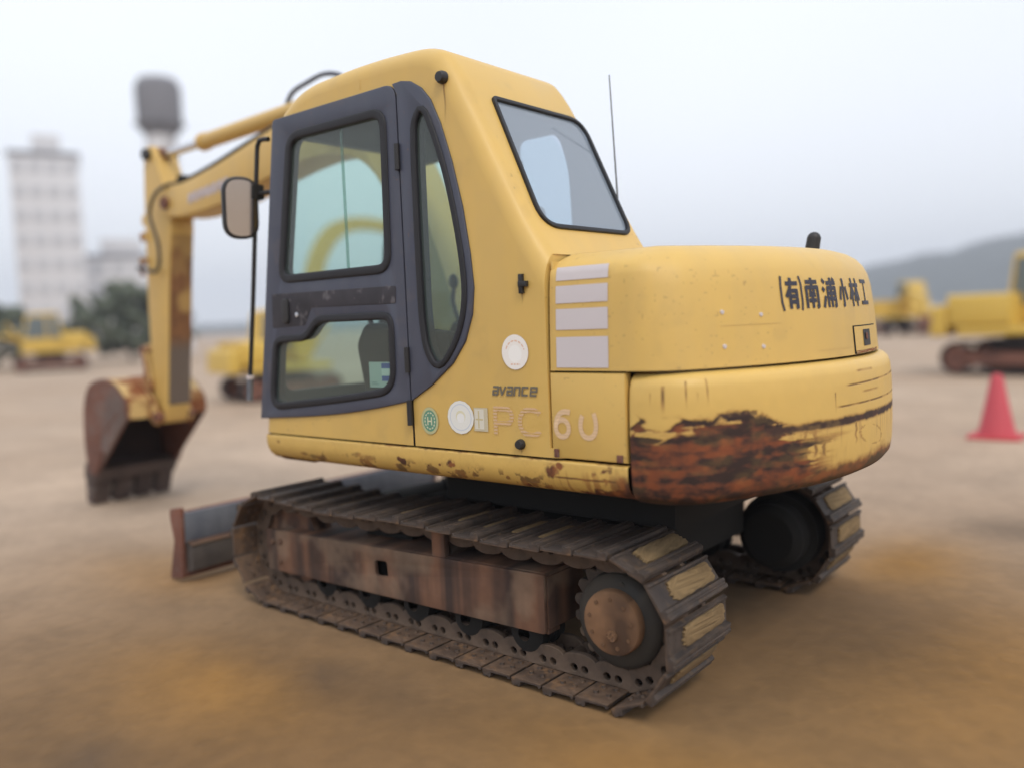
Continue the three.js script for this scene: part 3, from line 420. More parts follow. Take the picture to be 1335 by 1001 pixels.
// --- engine hood, counterweight, lower panels
const cwPlan = tailPlan(1.757, 1.05, 0.25, -1.214), hoodPlan = tailPlan(1.700, 1.045, 0.25, -0.876);
hoodPlan.leans = true;
const cwProf = [[0.32, 0.797], [0.10, 0.800], [0.055, 0.808], [0.028, 0.822], [0.010, 0.845], [0.003, 0.89], [0, 0.97], [0, 1.08], [0.003, 1.17], [0.008, 1.225], [0.018, 1.252], [0.034, 1.268], [0.06, 1.277], [0.14, 1.279]];
const hoodProf = [[0, 1.287], [0.008, 1.38], [0.017, 1.477], [0.031, 1.58], [0.045, 1.630], [0.063, 1.664], [0.09, 1.694], [0.125, 1.716], [0.17, 1.731], [0.23, 1.737]];
{
  const endCap = (plan, prof, i) => { const p = plan[i], pts = prof.map(([d, y]) => V(p.x - p.nx * d, y, p.z - p.nz * d)), q = V(p.x - p.nx * 0.34, (prof[0][1] + prof.at(-1)[1]) / 2, p.z - p.nz * 0.34), pos = [], uv = []; for (let k = 0; k < pts.length; k++) { const b = pts[(k + 1) % pts.length]; for (const w of [pts[k], b, q]) { pos.push(w.x, w.y, w.z); uv.push(0.01, (w.y - 0.78) / 0.52); } } const g = new THREE.BufferGeometry(); g.setAttribute('position', new THREE.Float32BufferAttribute(pos, 3)); g.setAttribute('uv', new THREE.Float32BufferAttribute(uv, 2)); g.computeVertexNormals(); return g; };
  const lid = (plan, d, y) => { const g = new THREE.ShapeGeometry(new THREE.Shape(plan.map((p) => new THREE.Vector2(p.x - p.nx * d, -(p.z - p.nz * d))))); g.rotateX(-Math.PI / 2); g.translate(0, y, 0); return clean(g); };
  // the corner nearest to the cab side is slightly rounded, as cast
  const plan2 = cwPlan.map((p) => ({ ...p })); plan2[0].x += 0; plan2[0].z += 0.012; plan2.splice(1, 0, { ...along(cwPlan, 0.006), s: 0.006 }); plan2[1].z += 0.003;
  const cw = part('counterweight', [loft(plan2, cwProf, (s, y, d) => [s / 2.6, (y - 0.78) / 0.52 - d * 0.02]), endCap(plan2, cwProf, 0), endCap(plan2, cwProf, plan2.length - 1)], M.counterweight, EX, 'rusty scraped yellow counterweight');
  part('under_plate', [lid(cwPlan, 0.31, 0.802)], M.dark, cw); part('top_plate', [lid(cwPlan, 0.12, 1.276)], M.yellow, cw);
  const hood = part('engine_hood', [loft(hoodPlan, hoodProf, (s, y) => [s * 0.5, y * 0.5]), boxUV(lid(hoodPlan, 0.228, 1.737), 0.5), boxUV(box(-0.884, -0.876, 1.29, 1.70, -1.02, 1.02, 0.002), 0.5)], M.yellow, EX, 'rounded yellow engine hood');
  for (const [y0, y1] of [[1.624, 1.674], [1.539, 1.604], [1.440, 1.518], [1.299, 1.413]]) part('reflective_band', [strip(hoodPlan, hoodProf, 0.030, 0.262, y0, y1, 0.0022)], M.band, hood);
  // lettering: the strokes of each character in a unit square
  const K = {
    open: [[0.9, -0.06, 0.5, 0.2, 0.5, 0.8, 0.9, 1.06]], close: [[0.1, -0.06, 0.5, 0.2, 0.5, 0.8, 0.1, 1.06]],
    a: [[0.04, 0.18, 0.96, 0.18], [0.45, 0, 0.36, 0.3, 0.04, 0.62], [0.32, 0.42, 0.32, 1], [0.32, 0.42, 0.84, 0.42, 0.84, 0.94, 0.7, 0.96], [0.32, 0.6, 0.84, 0.6], [0.32, 0.78, 0.84, 0.78]],
    b: [[0.08, 0.14, 0.92, 0.14], [0.5, 0, 0.5, 0.32], [0.1, 1, 0.1, 0.32, 0.9, 0.32, 0.9, 0.94, 0.76, 0.97], [0.36, 0.4, 0.42, 0.52], [0.64, 0.4, 0.58, 0.52], [0.26, 0.57, 0.74, 0.57], [0.24, 0.75, 0.76, 0.75], [0.5, 0.57, 0.5, 1]],
    c: [[0.05, 0.06, 0.2, 0.18], [0, 0.34, 0.15, 0.45], [0.02, 1, 0.2, 0.62], [0.3, 0.18, 1, 0.18], [0.63, 0, 0.63, 1], [0.8, 0.02, 0.93, 0.12], [0.37, 1, 0.37, 0.35, 0.92, 0.35, 0.92, 0.94, 0.8, 0.97], [0.37, 0.53, 0.92, 0.53], [0.37, 0.71, 0.92, 0.71]],
    d: [[0.5, 0.02, 0.5, 0.93, 0.36, 0.96], [0.25, 0.3, 0.05, 0.76], [0.75, 0.3, 0.97, 0.76]],
    e: [[0.02, 0.25, 0.46, 0.25], [0.25, 0, 0.25, 1], [0.24, 0.28, 0.02, 0.76], [0.26, 0.34, 0.45, 0.6], [0.52, 0.25, 0.98, 0.25], [0.76, 0, 0.76, 1], [0.75, 0.28, 0.5, 0.82], [0.77, 0.3, 1, 0.8]],
    f: [[0.1, 0.1, 0.9, 0.1], [0.5, 0.1, 0.5, 0.88], [0.02, 0.88, 0.98, 0.88]],
  };
  const s0 = 0.985, s1 = 1.80, y0 = 1.474, y1 = 1.609, W = 1950, H = 340;
  const text = decalMat(W, H, (g) => {
    g.strokeStyle = '#2b2936'; g.lineJoin = 'round'; g.lineCap = 'butt';
    const px = W / (s1 - s0), top = 24, hh = H - 48;
    for (const [k, a, b] of [['open', 0.987, 1.022], ['a', 1.020, 1.113], ['close', 1.108, 1.138], ['b', 1.137, 1.247], ['c', 1.258, 1.383], ['d', 1.397, 1.492], ['e', 1.506, 1.630], ['f', 1.652, 1.790]])
      for (const st of K[k]) { g.lineWidth = k === 'open' || k === 'close' ? 26 : 40; g.beginPath(); for (let i = 0; i < st.length; i += 2) { const X = (mix(a + 0.008, b - 0.008, st[i]) - s0) * px, Y = top + st[i + 1] * hh; i ? g.lineTo(X, Y) : g.moveTo(X, Y); } g.stroke(); }
    g.globalCompositeOperation = 'destination-out'; const r = rng(5); for (let i = 0; i < 160; i++) { g.fillStyle = `rgba(0,0,0,${0.3 + 0.5 * r()})`; g.fillRect(r() * W, r() * H, 3 + 16 * r(), 2 + 5 * r()); }
  });
  part('company_lettering', [strip(hoodPlan, hoodProf, s0, s1, y0, y1, 0.0024, 40, 6)], text, hood, 'dark brush-like characters');
  part('latch_rim', [strip(hoodPlan, hoodProf, 1.497, 1.86, 1.289, 1.405, 0.0015, 10, 3)], M.dark, hood); part('hood_latch', [strip(hoodPlan, hoodProf, 1.507, 1.85, 1.294, 1.400, 0.0035, 10, 3)], M.yellow, hood); part('latch_edge', [strip(hoodPlan, hoodProf, 1.507, 1.85, 1.290, 1.302, 0.0055, 10, 2)], M.rustYellow, hood);
  part('latch_slot', [strip(hoodPlan, hoodProf, 1.61, 1.715, 1.318, 1.386, 0.0055, 6, 2)], M.black, hood);
  part('latch_lever', [strip(hoodPlan, hoodProf, 1.635, 1.665, 1.345, 1.372, 0.009, 3, 1)], M.rusty, hood);
  for (const [s, y] of [[0.712, 1.482], [0.712, 1.360], [0.888, 1.468], [0.888, 1.352]]) { const p = along(hoodPlan, s), d = profD(hoodProf, y) * leanAt(hoodPlan, p, y); part('bolt', [cyl([p.x - p.nx * (d + 0.002), y, p.z - p.nz * (d + 0.002)], [p.x - p.nx * (d - 0.004), y, p.z - p.nz * (d - 0.004)], 0.009, 0.007, 12)], M.band, hood); }
  for (const [a, b, y] of [[0.70, 0.99, 1.4325], [1.20, 1.49, 1.318]]) part('panel_seam', [strip(hoodPlan, hoodProf, a, b, y, y + 0.003, 0.0012, 8, 1)], M.yellowArm, hood);
  part('exhaust_pipe', [cyl([-1.385, 1.70, 0.30], [-1.400, 1.800, 0.31], 0.033, 0.031, 20), new THREE.SphereGeometry(0.031, 20, 12).translate(-1.400, 1.800, 0.31)], M.black, EX);
  part('radio_antenna', [cyl([-0.62, 1.73, -0.10], [-0.60, 2.62, -0.13], 0.005, 0.0025, 8)], M.black, EX);
  // lower side panel with the faded number
  const pan = part('side_panel', boxUV(box(-1.205, -0.872, 0.955, 1.279, -1.048, -1.00, 0.008), 0.5), M.yellow, EX);
  sideDecal('model_number', -0.868, -1.102, 1.026, 1.152, decalMat(512, 256, (g) => {
    g.strokeStyle = 'rgba(230,198,160,0.85)'; g.lineWidth = 42; g.lineCap = 'butt';
    g.beginPath(); g.arc(124, 166, 66, 0, 7); g.stroke(); g.beginPath(); g.moveTo(58, 166); g.bezierCurveTo(58, 60, 120, 22, 206, 42); g.stroke();
    g.beginPath(); g.moveTo(330, 60); g.bezierCurveTo(292, 120, 300, 226, 384, 228); g.bezierCurveTo(470, 226, 474, 110, 438, 40); g.stroke();
    g.globalCompositeOperation = 'destination-out'; g.fillStyle = 'rgba(0,0,0,0.2)'; for (let y = 8; y < 256; y += 26) g.fillRect(0, y, 512, 4);
  }), pan, 'faded pinkish number 60', -1.0505);
  part('rusty_fastener', [box(-0.905, -0.885, 0.958, 0.99, -1.056, -1.046, 0.003)], M.rusty, pan); part('rusty_fastener', [box(-1.19, -1.165, 0.958, 0.985, -1.056, -1.046, 0.003)], M.rusty, pan);
  // skirt under the cab
  const sp = []; for (let k = 0; k <= 24; k++) sp.push([mix(-1.2085, 0.975, k / 24), -1.05]); for (let k = 1; k <= 8; k++) { const a = -Math.PI / 2 + k / 8 * Math.PI / 2; sp.push([0.975 + 0.065 * Math.cos(a), -0.985 + 0.065 * Math.sin(a)]); } for (let k = 1; k <= 6; k++) sp.push([1.04, mix(-0.985, -0.08, k / 6)]);
  const spl = planCurve(sp); const skProf = [[0.02, 0.9455], [0.003, 0.943], [0, 0.935], [0, 0.90], [0.005, 0.872], [0.018, 0.846], [0.038, 0.826], [0.066, 0.814], [0.11, 0.808], [0.35, 0.806]];
  part('frame_skirt', [loft(spl, skProf, (s, y) => [s / 2.6, (y - 0.78) / 0.18])], M.skirt, EX, 'rounded yellow skirt below the cab with rust spots');
  const core = part('revolving_frame', [box(-1.20, 0.98, 0.835, 0.94, -0.98, 0.98, 0.02), box(-1.05, 0.75, 0.74, 0.84, -0.50, 0.50, 0.02), box(-1.2, -0.89, 0.95, 1.27, -0.985, 0.985, 0.01), box(-1.45, -1.2, 0.82, 1.25, -0.7, 0.7, 0.01)], M.dark, EX);
  part('added_light_block', [box(-1.15, 0.15, 0.60, 0.83, -0.60, 0.60, 0.03), box(-0.95, 0.2, 0.34, 0.60, -0.52, 0.52, 0.04)], M.dark, EX);  // added boxes that block light between the tracks
  part('swing_ring', [latheZ(0, 0, [[0.46, 0], [0.52, 0], [0.52, 0.1], [0.46, 0.1]], 40).rotateX(-Math.PI / 2).translate(0, 0.61, 0)], M.dark, EX);
  part('fuel_tank', boxUV(box(-0.80, 0.62, 0.95, 1.55, 0.36, 1.04, 0.07), 0.5), M.yellow, EX); part('right_skirt', boxUV(box(-1.2, 1.0, 0.815, 0.94, 0.3, 1.05, 0.04), 0.5), M.yellow, EX);
}

// --- mirror and hand rail in front of the door
{
  const oval = roundPoly([[-1.150, 1.962], [-0.968, 1.962], [-0.968, 2.280], [-1.150, 2.280]], 0.088, 10);
  const turn = (g) => { g.rotateX(0.10); g.rotateY(-Math.PI / 2); g.rotateY(-0.36); return g; };
  const shell = ext(oval, 0, 0.05, 0.012, [], 4); const at = (g) => { g.translate(1.059, -2.12, 0); turn(g); g.translate(1.10, 2.12, -1.059); return g; };
  const m = part('mirror', [at(shell)], M.black, EX, 'oval rear-view mirror in a black shell');
  const face = clean(new THREE.ShapeGeometry(new THREE.Shape(inset(oval, 0.016).map(v2)))); face.translate(0, 0, 0.0515); const f2 = at(face); part('mirror_glass', f2, M.mirror, m);
  const rail = part('hand_rail', [tube([[0.905, 2.452, -0.99], [0.965, 2.455, -1.0], [0.990, 2.43, -1.0], [1.000, 2.376, -1.0], [1.034, 2.164, -1.0], [1.108, 1.691, -1.0], [1.186, 1.242, -1.0]], 0.0125, 40, 10), tube([[1.03, 2.19, -1.0], [0.86, 2.19, -0.98]], 0.012)], M.black, EX);
  part('mirror_bracket', [tube([[1.03, 2.19, -1.0], [1.06, 2.215, -1.01], [1.10, 2.20, -1.03]], 0.014), box(1.0, 1.06, 2.16, 2.235, -1.03, -0.965, 0.01)], M.dark, rail);
  part('rail_foot', [cyl([1.186, 1.242, -1.0], [1.203, 1.11, -1.0], 0.017)], M.bladeBlue, rail); part('rail_clip', [cyl([1.186, 1.245, -1.0], [1.188, 1.225, -1.0], 0.020)], M.band, rail);
}

// --- boom, arm, cylinders, bucket
const ZB = 0.055;
{
  const boomPts = smooth([[3.60, 2.636], [3.36, 2.645], [3.026, 2.684], [2.63, 2.755], [2.29, 2.825], [1.95, 2.885], [1.65, 2.900], [1.32, 2.86], [1.05, 2.70], [0.84, 2.40], [0.68, 2.02], [0.50, 1.55], [0.36, 1.20], [0.38, 1.06], [0.52, 1.04], [0.66, 1.15], [0.80, 1.55], [0.93, 1.95], [1.04, 2.26], [1.15, 2.42], [1.30, 2.525], [1.50, 2.58], [1.72, 2.595], [2.0, 2.57], [2.37, 2.510], [2.767, 2.436], [3.19, 2.398], [3.46, 2.398], [3.63, 2.425], [3.705, 2.53]], 110);
  const b = part('boom', boxUV(ext(boomPts, ZB - 0.135, ZB + 0.135, 0.008, [], 2), 0.5), M.yellowArm, EX, 'yellow boom with a pale lettering patch');
  part('boom_pin', [cylz(3.60, 2.52, ZB - 0.165, ZB + 0.165, 0.05)], M.rusty, b); part('boom_pin', [cylz(1.47, 2.70, ZB - 0.165, ZB + 0.165, 0.07)], M.dark, b);
  part('pale_lettering', [(() => { const g = new THREE.PlaneGeometry(0.62, 0.11); g.rotateY(Math.PI); g.rotateZ(-0.1); g.translate(2.97, 2.54, ZB - 0.1375); return clean(g); })()], decalMat(256, 48, (g) => { g.setTransform(1, 0, -0.3, 1, 14, 0); const r = rng(9); for (let i = 0; i < 7; i++) { g.fillStyle = 'rgba(188,184,200,0.9)'; g.fillRect(i * 34, 8, 25, 32); } g.globalCompositeOperation = 'destination-out'; for (let i = 0; i < 60; i++) { g.fillStyle = `rgba(0,0,0,${0.5 * r()})`; g.fillRect(r() * 256, r() * 48, 14, 6); } }), b, 'worn pale lettering');
  const z = ZB - 0.15;
  part('hydraulic_hose', [tube([[2.05, 2.90, ZB - 0.10], [2.5, 2.815, ZB - 0.10], [3.0, 2.722, ZB - 0.10], [3.42, 2.668, ZB - 0.10], [3.60, 2.645, z], [3.74, 2.58, z - 0.01], [3.80, 2.46, z - 0.02], [3.76, 2.33, z - 0.02], [3.70, 2.20, z - 0.02], [3.715, 2.03, z - 0.02], [3.80, 1.985, z - 0.015], [3.95, 2.02, z], [4.10, 2.04, z]], 0.014, 90, 8)], M.black, b);
  part('hose_pipe', [tube([[1.9, 2.90, ZB], [2.5, 2.80, ZB], [3.0, 2.705, ZB], [3.4, 2.662, ZB]], 0.014, 30, 8)], M.yellowArm, b);
  part('hose_pipe', [tube([[1.9, 2.90, ZB + 0.06], [2.5, 2.80, ZB + 0.06], [3.0, 2.705, ZB + 0.06], [3.4, 2.662, ZB + 0.06]], 0.014, 30, 8)], M.yellowArm, b);
  part('hose_clamp', [box(3.36, 3.43, 2.64, 2.71, ZB - 0.13, ZB - 0.05, 0.008)], M.dark, b);
  part('hydraulic_hose', [tube([[2.25, 2.99, 0.10], [2.09, 3.095, 0.06], [1.901, 3.130, 0.05], [1.695, 3.145, 0.05], [1.52, 3.08, 0.06], [1.40, 2.9, 0.06]], 0.016, 40, 8)], M.navy, b);
  part('hydraulic_hose', [tube([[2.15, 2.97, 0.16], [2.0, 3.0, 0.16], [1.80, 3.02, 0.16], [1.55, 2.98, 0.16], [1.42, 2.88, 0.16]], 0.020, 40, 8)], M.black, b);
  { // lift cylinder close in front of the boom's foot
    const c = part('lift_cylinder', [cyl([0.84, 0.97, ZB], [1.02, 1.72, ZB], 0.052)], M.yellowArm, EX); part('cylinder_rod', [cyl([1.02, 1.72, ZB], [1.10, 2.08, ZB], 0.03)], M.chrome, c); part('cylinder_eye', [cylz(1.10, 2.10, ZB - 0.06, ZB + 0.06, 0.055), cylz(0.84, 0.97, ZB - 0.06, ZB + 0.06, 0.06), ext(roundPoly([[0.98, 2.2], [0.93, 2.02], [1.10, 2.05], [1.15, 2.12], [1.12, 2.36]], 0.03), ZB - 0.05, ZB + 0.05, 0.01)], M.yellowArm, c);
  }
  part('boom_bracket', boxUV(ext(roundPoly([[0.2, 0.8], [1.02, 0.8], [1.0, 1.04], [0.62, 1.28], [0.35, 1.28]], 0.05), ZB - 0.19, ZB - 0.15, 0.006), 0.5), M.yellow, EX); part('boom_bracket', boxUV(ext(roundPoly([[0.2, 0.8], [1.02, 0.8], [1.0, 1.04], [0.62, 1.28], [0.35, 1.28]], 0.05), ZB + 0.15, ZB + 0.19, 0.006), 0.5), M.yellow, EX);
  // arm cylinder above the boom
  const ac = part('arm_cylinder', [cyl([1.62, 2.985, ZB], [3.18, 2.952, ZB], 0.060), cyl([3.18, 2.952, ZB], [3.235, 2.951, ZB], 0.068), cylz(1.60, 2.985, ZB - 0.05, ZB + 0.05, 0.06), box(1.52, 1.70, 2.84, 3.0, ZB - 0.09, ZB - 0.06, 0.01), box(1.52, 1.70, 2.84, 3.0, ZB + 0.06, ZB + 0.09, 0.01)], M.yellowArm, EX);
  part('cylinder_rod', [cyl([3.235, 2.951, ZB], [3.83, 2.945, ZB], 0.035)], M.chrome, ac);
  part('rod_eye', [cylz(3.86, 2.945, ZB - 0.045, ZB + 0.045, 0.062), cyl([3.75, 2.946, ZB], [3.84, 2.945, ZB], 0.045)], M.rusty, ac);
  // arm
  const armPts = roundPoly([[3.84, 3.02], [3.96, 3.0], [4.005, 2.62], [4.03, 2.30], [4.075, 1.46], [4.075, 0.88], [4.02, 0.74], [3.93, 0.74], [3.865, 0.88], [3.77, 1.46], [3.685, 2.02], [3.600, 2.40], [3.66, 2.62], [3.74, 2.80]], [0.05, 0.05, 0.1, 0.2, 0.1, 0.06, 0.05, 0.05, 0.05, 0.3, 0.2, 0.1, 0.1, 0.1]);
  const ag = boxUV(ext(armPts, ZB - 0.10, ZB + 0.10, 0.006, [], 2), 0.5);
  const arm = part('arm', ag, M.yellowArm, EX, 'yellow arm hanging down to the bucket');
  { // worn brown rear face of the arm as a wear plate
    const L = [[3.630, 2.28], [3.679, 2.02], [3.764, 1.46], [3.857, 0.90]], pos = [], uv = [], idx = []; L.forEach(([x, y], i) => { pos.push(x - 0.004, y, ZB - 0.096, x - 0.004, y, ZB + 0.096); uv.push(0, (y - 0.9) / 1.4, 0.2, (y - 0.9) / 1.4); if (i) { const a = 2 * i - 2; idx.push(a, a + 1, a + 2, a + 1, a + 3, a + 2); } });
    const g = new THREE.BufferGeometry(); g.setAttribute('position', new THREE.Float32BufferAttribute(pos, 3)); g.setAttribute('uv', new THREE.Float32BufferAttribute(uv, 2)); g.setIndex(idx); g.computeVertexNormals(); part('arm_back_face', clean(g), M.armBack, arm, 'rust-brown worn rear face of the arm');
  }
  part('arm_pin', [cylz(3.89, 2.945, ZB - 0.14, ZB + 0.14, 0.046)], M.black, arm); part('arm_pin', [cylz(3.965, 0.80, ZB - 0.17, ZB + 0.17, 0.042)], M.rusty, arm);
  part('grease_block', [box(4.0, 4.07, 2.26, 2.33, ZB - 0.13, ZB - 0.09, 0.008)], M.rustYellow, arm); part('hose_bracket', [box(4.02, 4.09, 2.08, 2.12, ZB - 0.14, ZB - 0.09, 0.006), box(4.085, 4.10, 1.97, 2.12, ZB - 0.13, ZB - 0.10, 0.004)], M.rustYellow, arm);
  // bucket cylinder along the front of the arm, links
  const bc = part('bucket_cylinder', [cyl([4.10, 2.42, ZB], [4.165, 1.66, ZB], 0.045), cylz(4.10, 2.44, ZB - 0.06, ZB + 0.06, 0.05)], M.yellowArm, EX); part('cylinder_rod', [cyl([4.165, 1.66, ZB], [4.19, 1.37, ZB], 0.026)], M.chrome, bc);
  part('rod_eye', [cylz(4.19, 1.35, ZB - 0.13, ZB + 0.13, 0.038)], M.rusty, bc);
  for (const q of [ZB - 0.125, ZB + 0.105]) { part('tilt_link', [ext(roundPoly([[4.16, 1.38], [4.22, 1.38], [4.12, 1.02], [4.05, 1.02]], 0.028), q, q + 0.025, 0.005)], M.rustYellow, EX); }
  part('bucket_link', [ext(roundPoly([[4.15, 1.40], [4.23, 1.40], [4.30, 0.96], [4.20, 0.96]], 0.035), ZB - 0.085, ZB + 0.085, 0.012)], M.rustYellow, EX);
  // bucket
  const zl = -0.30, zr = 0.42, t = 0.018;
  const side = roundPoly([[4.060, 0.80], [4.060, 0.94], [4.26, 1.09], [4.49, 1.128], [4.71, 1.085], [4.825, 0.95], [4.872, 0.775], [4.885, 0.54], [4.855, 0.34], [4.66, 0.30]], [0.02, 0.05, 0.08, 0.12, 0.12, 0.12, 0.15, 0.15, 0.04, 0.02]);
  const bk = part('bucket', boxUV(ext(side, zl, zl + t, 0.003), 0.8), M.bucket, EX, 'rusty digging bucket with its open side towards the machine');
  part('side_plate', boxUV(ext(side, zr - t, zr, 0.003), 0.8), M.bucket, bk);
  { // curved back shell, wrapped from the top edge round to the lip
    const run = side.slice(8, side.length - 8); const ring = []; const o = run, n2 = inset(side, 0.016).slice(8, side.length - 8);
    const mkShell = (a, b) => { const pos = [], uv = [], idx = []; let s = 0; a.forEach((p, i) => { if (i) s += Math.hypot(p[0] - a[i - 1][0], p[1] - a[i - 1][1]); pos.push(p[0], p[1], zl + t, p[0], p[1], zr - t); uv.push(s, 0, s, 0.7); if (i) { const k = 2 * i - 2; idx.push(k, k + 1, k + 2, k + 1, k + 3, k + 2); } }); const g = new THREE.BufferGeometry(); g.setAttribute('position', new THREE.Float32BufferAttribute(pos, 3)); g.setAttribute('uv', new THREE.Float32BufferAttribute(uv, 2)); g.setIndex(idx); g.computeVertexNormals(); return clean(g); };
    part('back_shell', [mkShell(o)], M.bucket, bk); part('inner_shell', [mkShell(n2)], M.bucketDark, bk, 'dark inside of the bucket');
    const cut = Math.floor(run.length * 0.42); part('top_shell', [mkShell(o.slice(0, cut).map((p) => [p[0], p[1] + 0.004]))], M.rustYellow, bk, 'yellow and rusty top of the bucket');
    part('top_edge', boxUV(box(4.055, 4.09, 0.795, 0.95, zl + t, zr - t, 0.006), 1), M.rustYellow, bk);
  }
  part('lip_plate', boxUV(ext([[4.865, 0.37], [4.62, 0.33], [4.66, 0.235], [4.89, 0.285]], zl, zr, 0.008), 0.8), M.toothSteel, bk);
  part('wear_panel', boxUV(ext(roundPoly([[4.075, 0.80], [4.075, 0.93], [4.25, 1.06], [4.40, 0.98], [4.50, 0.74], [4.60, 0.36], [4.62, 0.325]], 0.02), zl - 0.005, zl + 0.001, 0.002), 0.8), M.bucketSide, bk, 'greyish worn part of the bucket side');
  for (const q of [ZB - 0.15, ZB + 0.13]) part('bucket_ear', boxUV(ext(roundPoly([[3.91, 0.74], [4.02, 0.72], [4.30, 0.98], [4.36, 1.13], [4.16, 1.06], [3.95, 0.88]], 0.05), q, q + 0.022, 0.005), 0.8), M.rustYellow, bk);
  for (let i = 0; i < 4; i++) {
    const q = mix(zl + 0.07, zr - 0.07, i / 3);
    part('tooth', boxUV(join([ext(roundPoly([[4.70, 0.325], [4.865, 0.365], [4.915, 0.19], [4.915, 0.02], [4.80, 0.004], [4.73, 0.17]], 0.02), q - 0.074, q + 0.074, 0.014), ext(roundPoly([[4.69, 0.34], [4.875, 0.38], [4.90, 0.235], [4.71, 0.20]], 0.02), q - 0.089, q + 0.089, 0.014)]), 0.8), M.toothSteel, bk);
    part('tooth_pin', [cylz(4.83, 0.13, q - 0.080, q + 0.080, 0.016, 12)], M.chrome, bk);
  }
  for (const [a, b] of [[zl - 0.022, zl], [zr, zr + 0.022]]) part('side_cutter', boxUV(ext(roundPoly([[4.50, 0.50], [4.56, 0.40], [4.66, 0.28], [4.80, 0.30], [4.80, 0.42], [4.62, 0.54]], 0.025), a, b, 0.004), 0.8), M.bucket, bk);
  part('weld_bead', [tube([[4.20, 0.85, zl - 0.002], [4.52, 0.66, zl - 0.002], [4.60, 0.62, zl - 0.002]], 0.008)], M.rusty, bk);
}

// --- dozer blade
{
  const d = grp('dozer_blade', EX, 'grey-blue dozer blade seen from behind');
  part('upper_plate', boxUV(ext(roundPoly([[1.885, 0.235], [1.90, 0.235], [1.905, 0.420], [1.88, 0.420]], 0.004), -1.055, 1.055, 0.003), 1), M.bladeBlue, d);
  part('cross_beam', boxUV(ext(roundPoly([[1.90, 0.06], [1.83, 0.075], [1.83, 0.235], [1.90, 0.245]], 0.012), -1.05, 1.05, 0.006), 1), M.bladeDark, d);
  part('beam_ridge', boxUV(ext(roundPoly([[1.822, 0.228], [1.90, 0.232], [1.90, 0.250], [1.822, 0.244]], 0.006), -1.05, 1.05, 0.003), 1), M.frame, d);
  part('front_plate', boxUV(ext([[1.90, 0.03], [1.95, 0.03], [1.925, 0.14], [1.92, 0.26], [1.95, 0.38], [1.975, 0.415], [1.96, 0.42], [1.92, 0.40], [1.90, 0.26]], -1.06, 1.06, 0.003), 1), M.rusty, d);
  for (const s of [-1, 1]) part('end_plate', boxUV(ext(roundPoly([[1.868, 0.46], [1.99, 0.44], [2.0, 0.40], [1.965, 0.25], [2.03, 0.04], [2.03, 0.008], [1.895, 0.03]], 0.012), s * 1.072 - 0.012, s * 1.072 + 0.012, 0.004), 1), M.rusty, d);
  for (const s of [-0.42, 0.42]) part('push_arm', [ext(roundPoly([[0.62, 0.36], [0.62, 0.22], [1.84, 0.10], [1.84, 0.24]], 0.02), s - 0.05, s + 0.05, 0.01)], M.frame, d);
  part('blade_cylinder', [cyl([0.7, 0.50, 0], [1.35, 0.36, 0], 0.05), cyl([1.35, 0.36, 0], [1.84, 0.25, 0], 0.028)], M.dark, d);
}

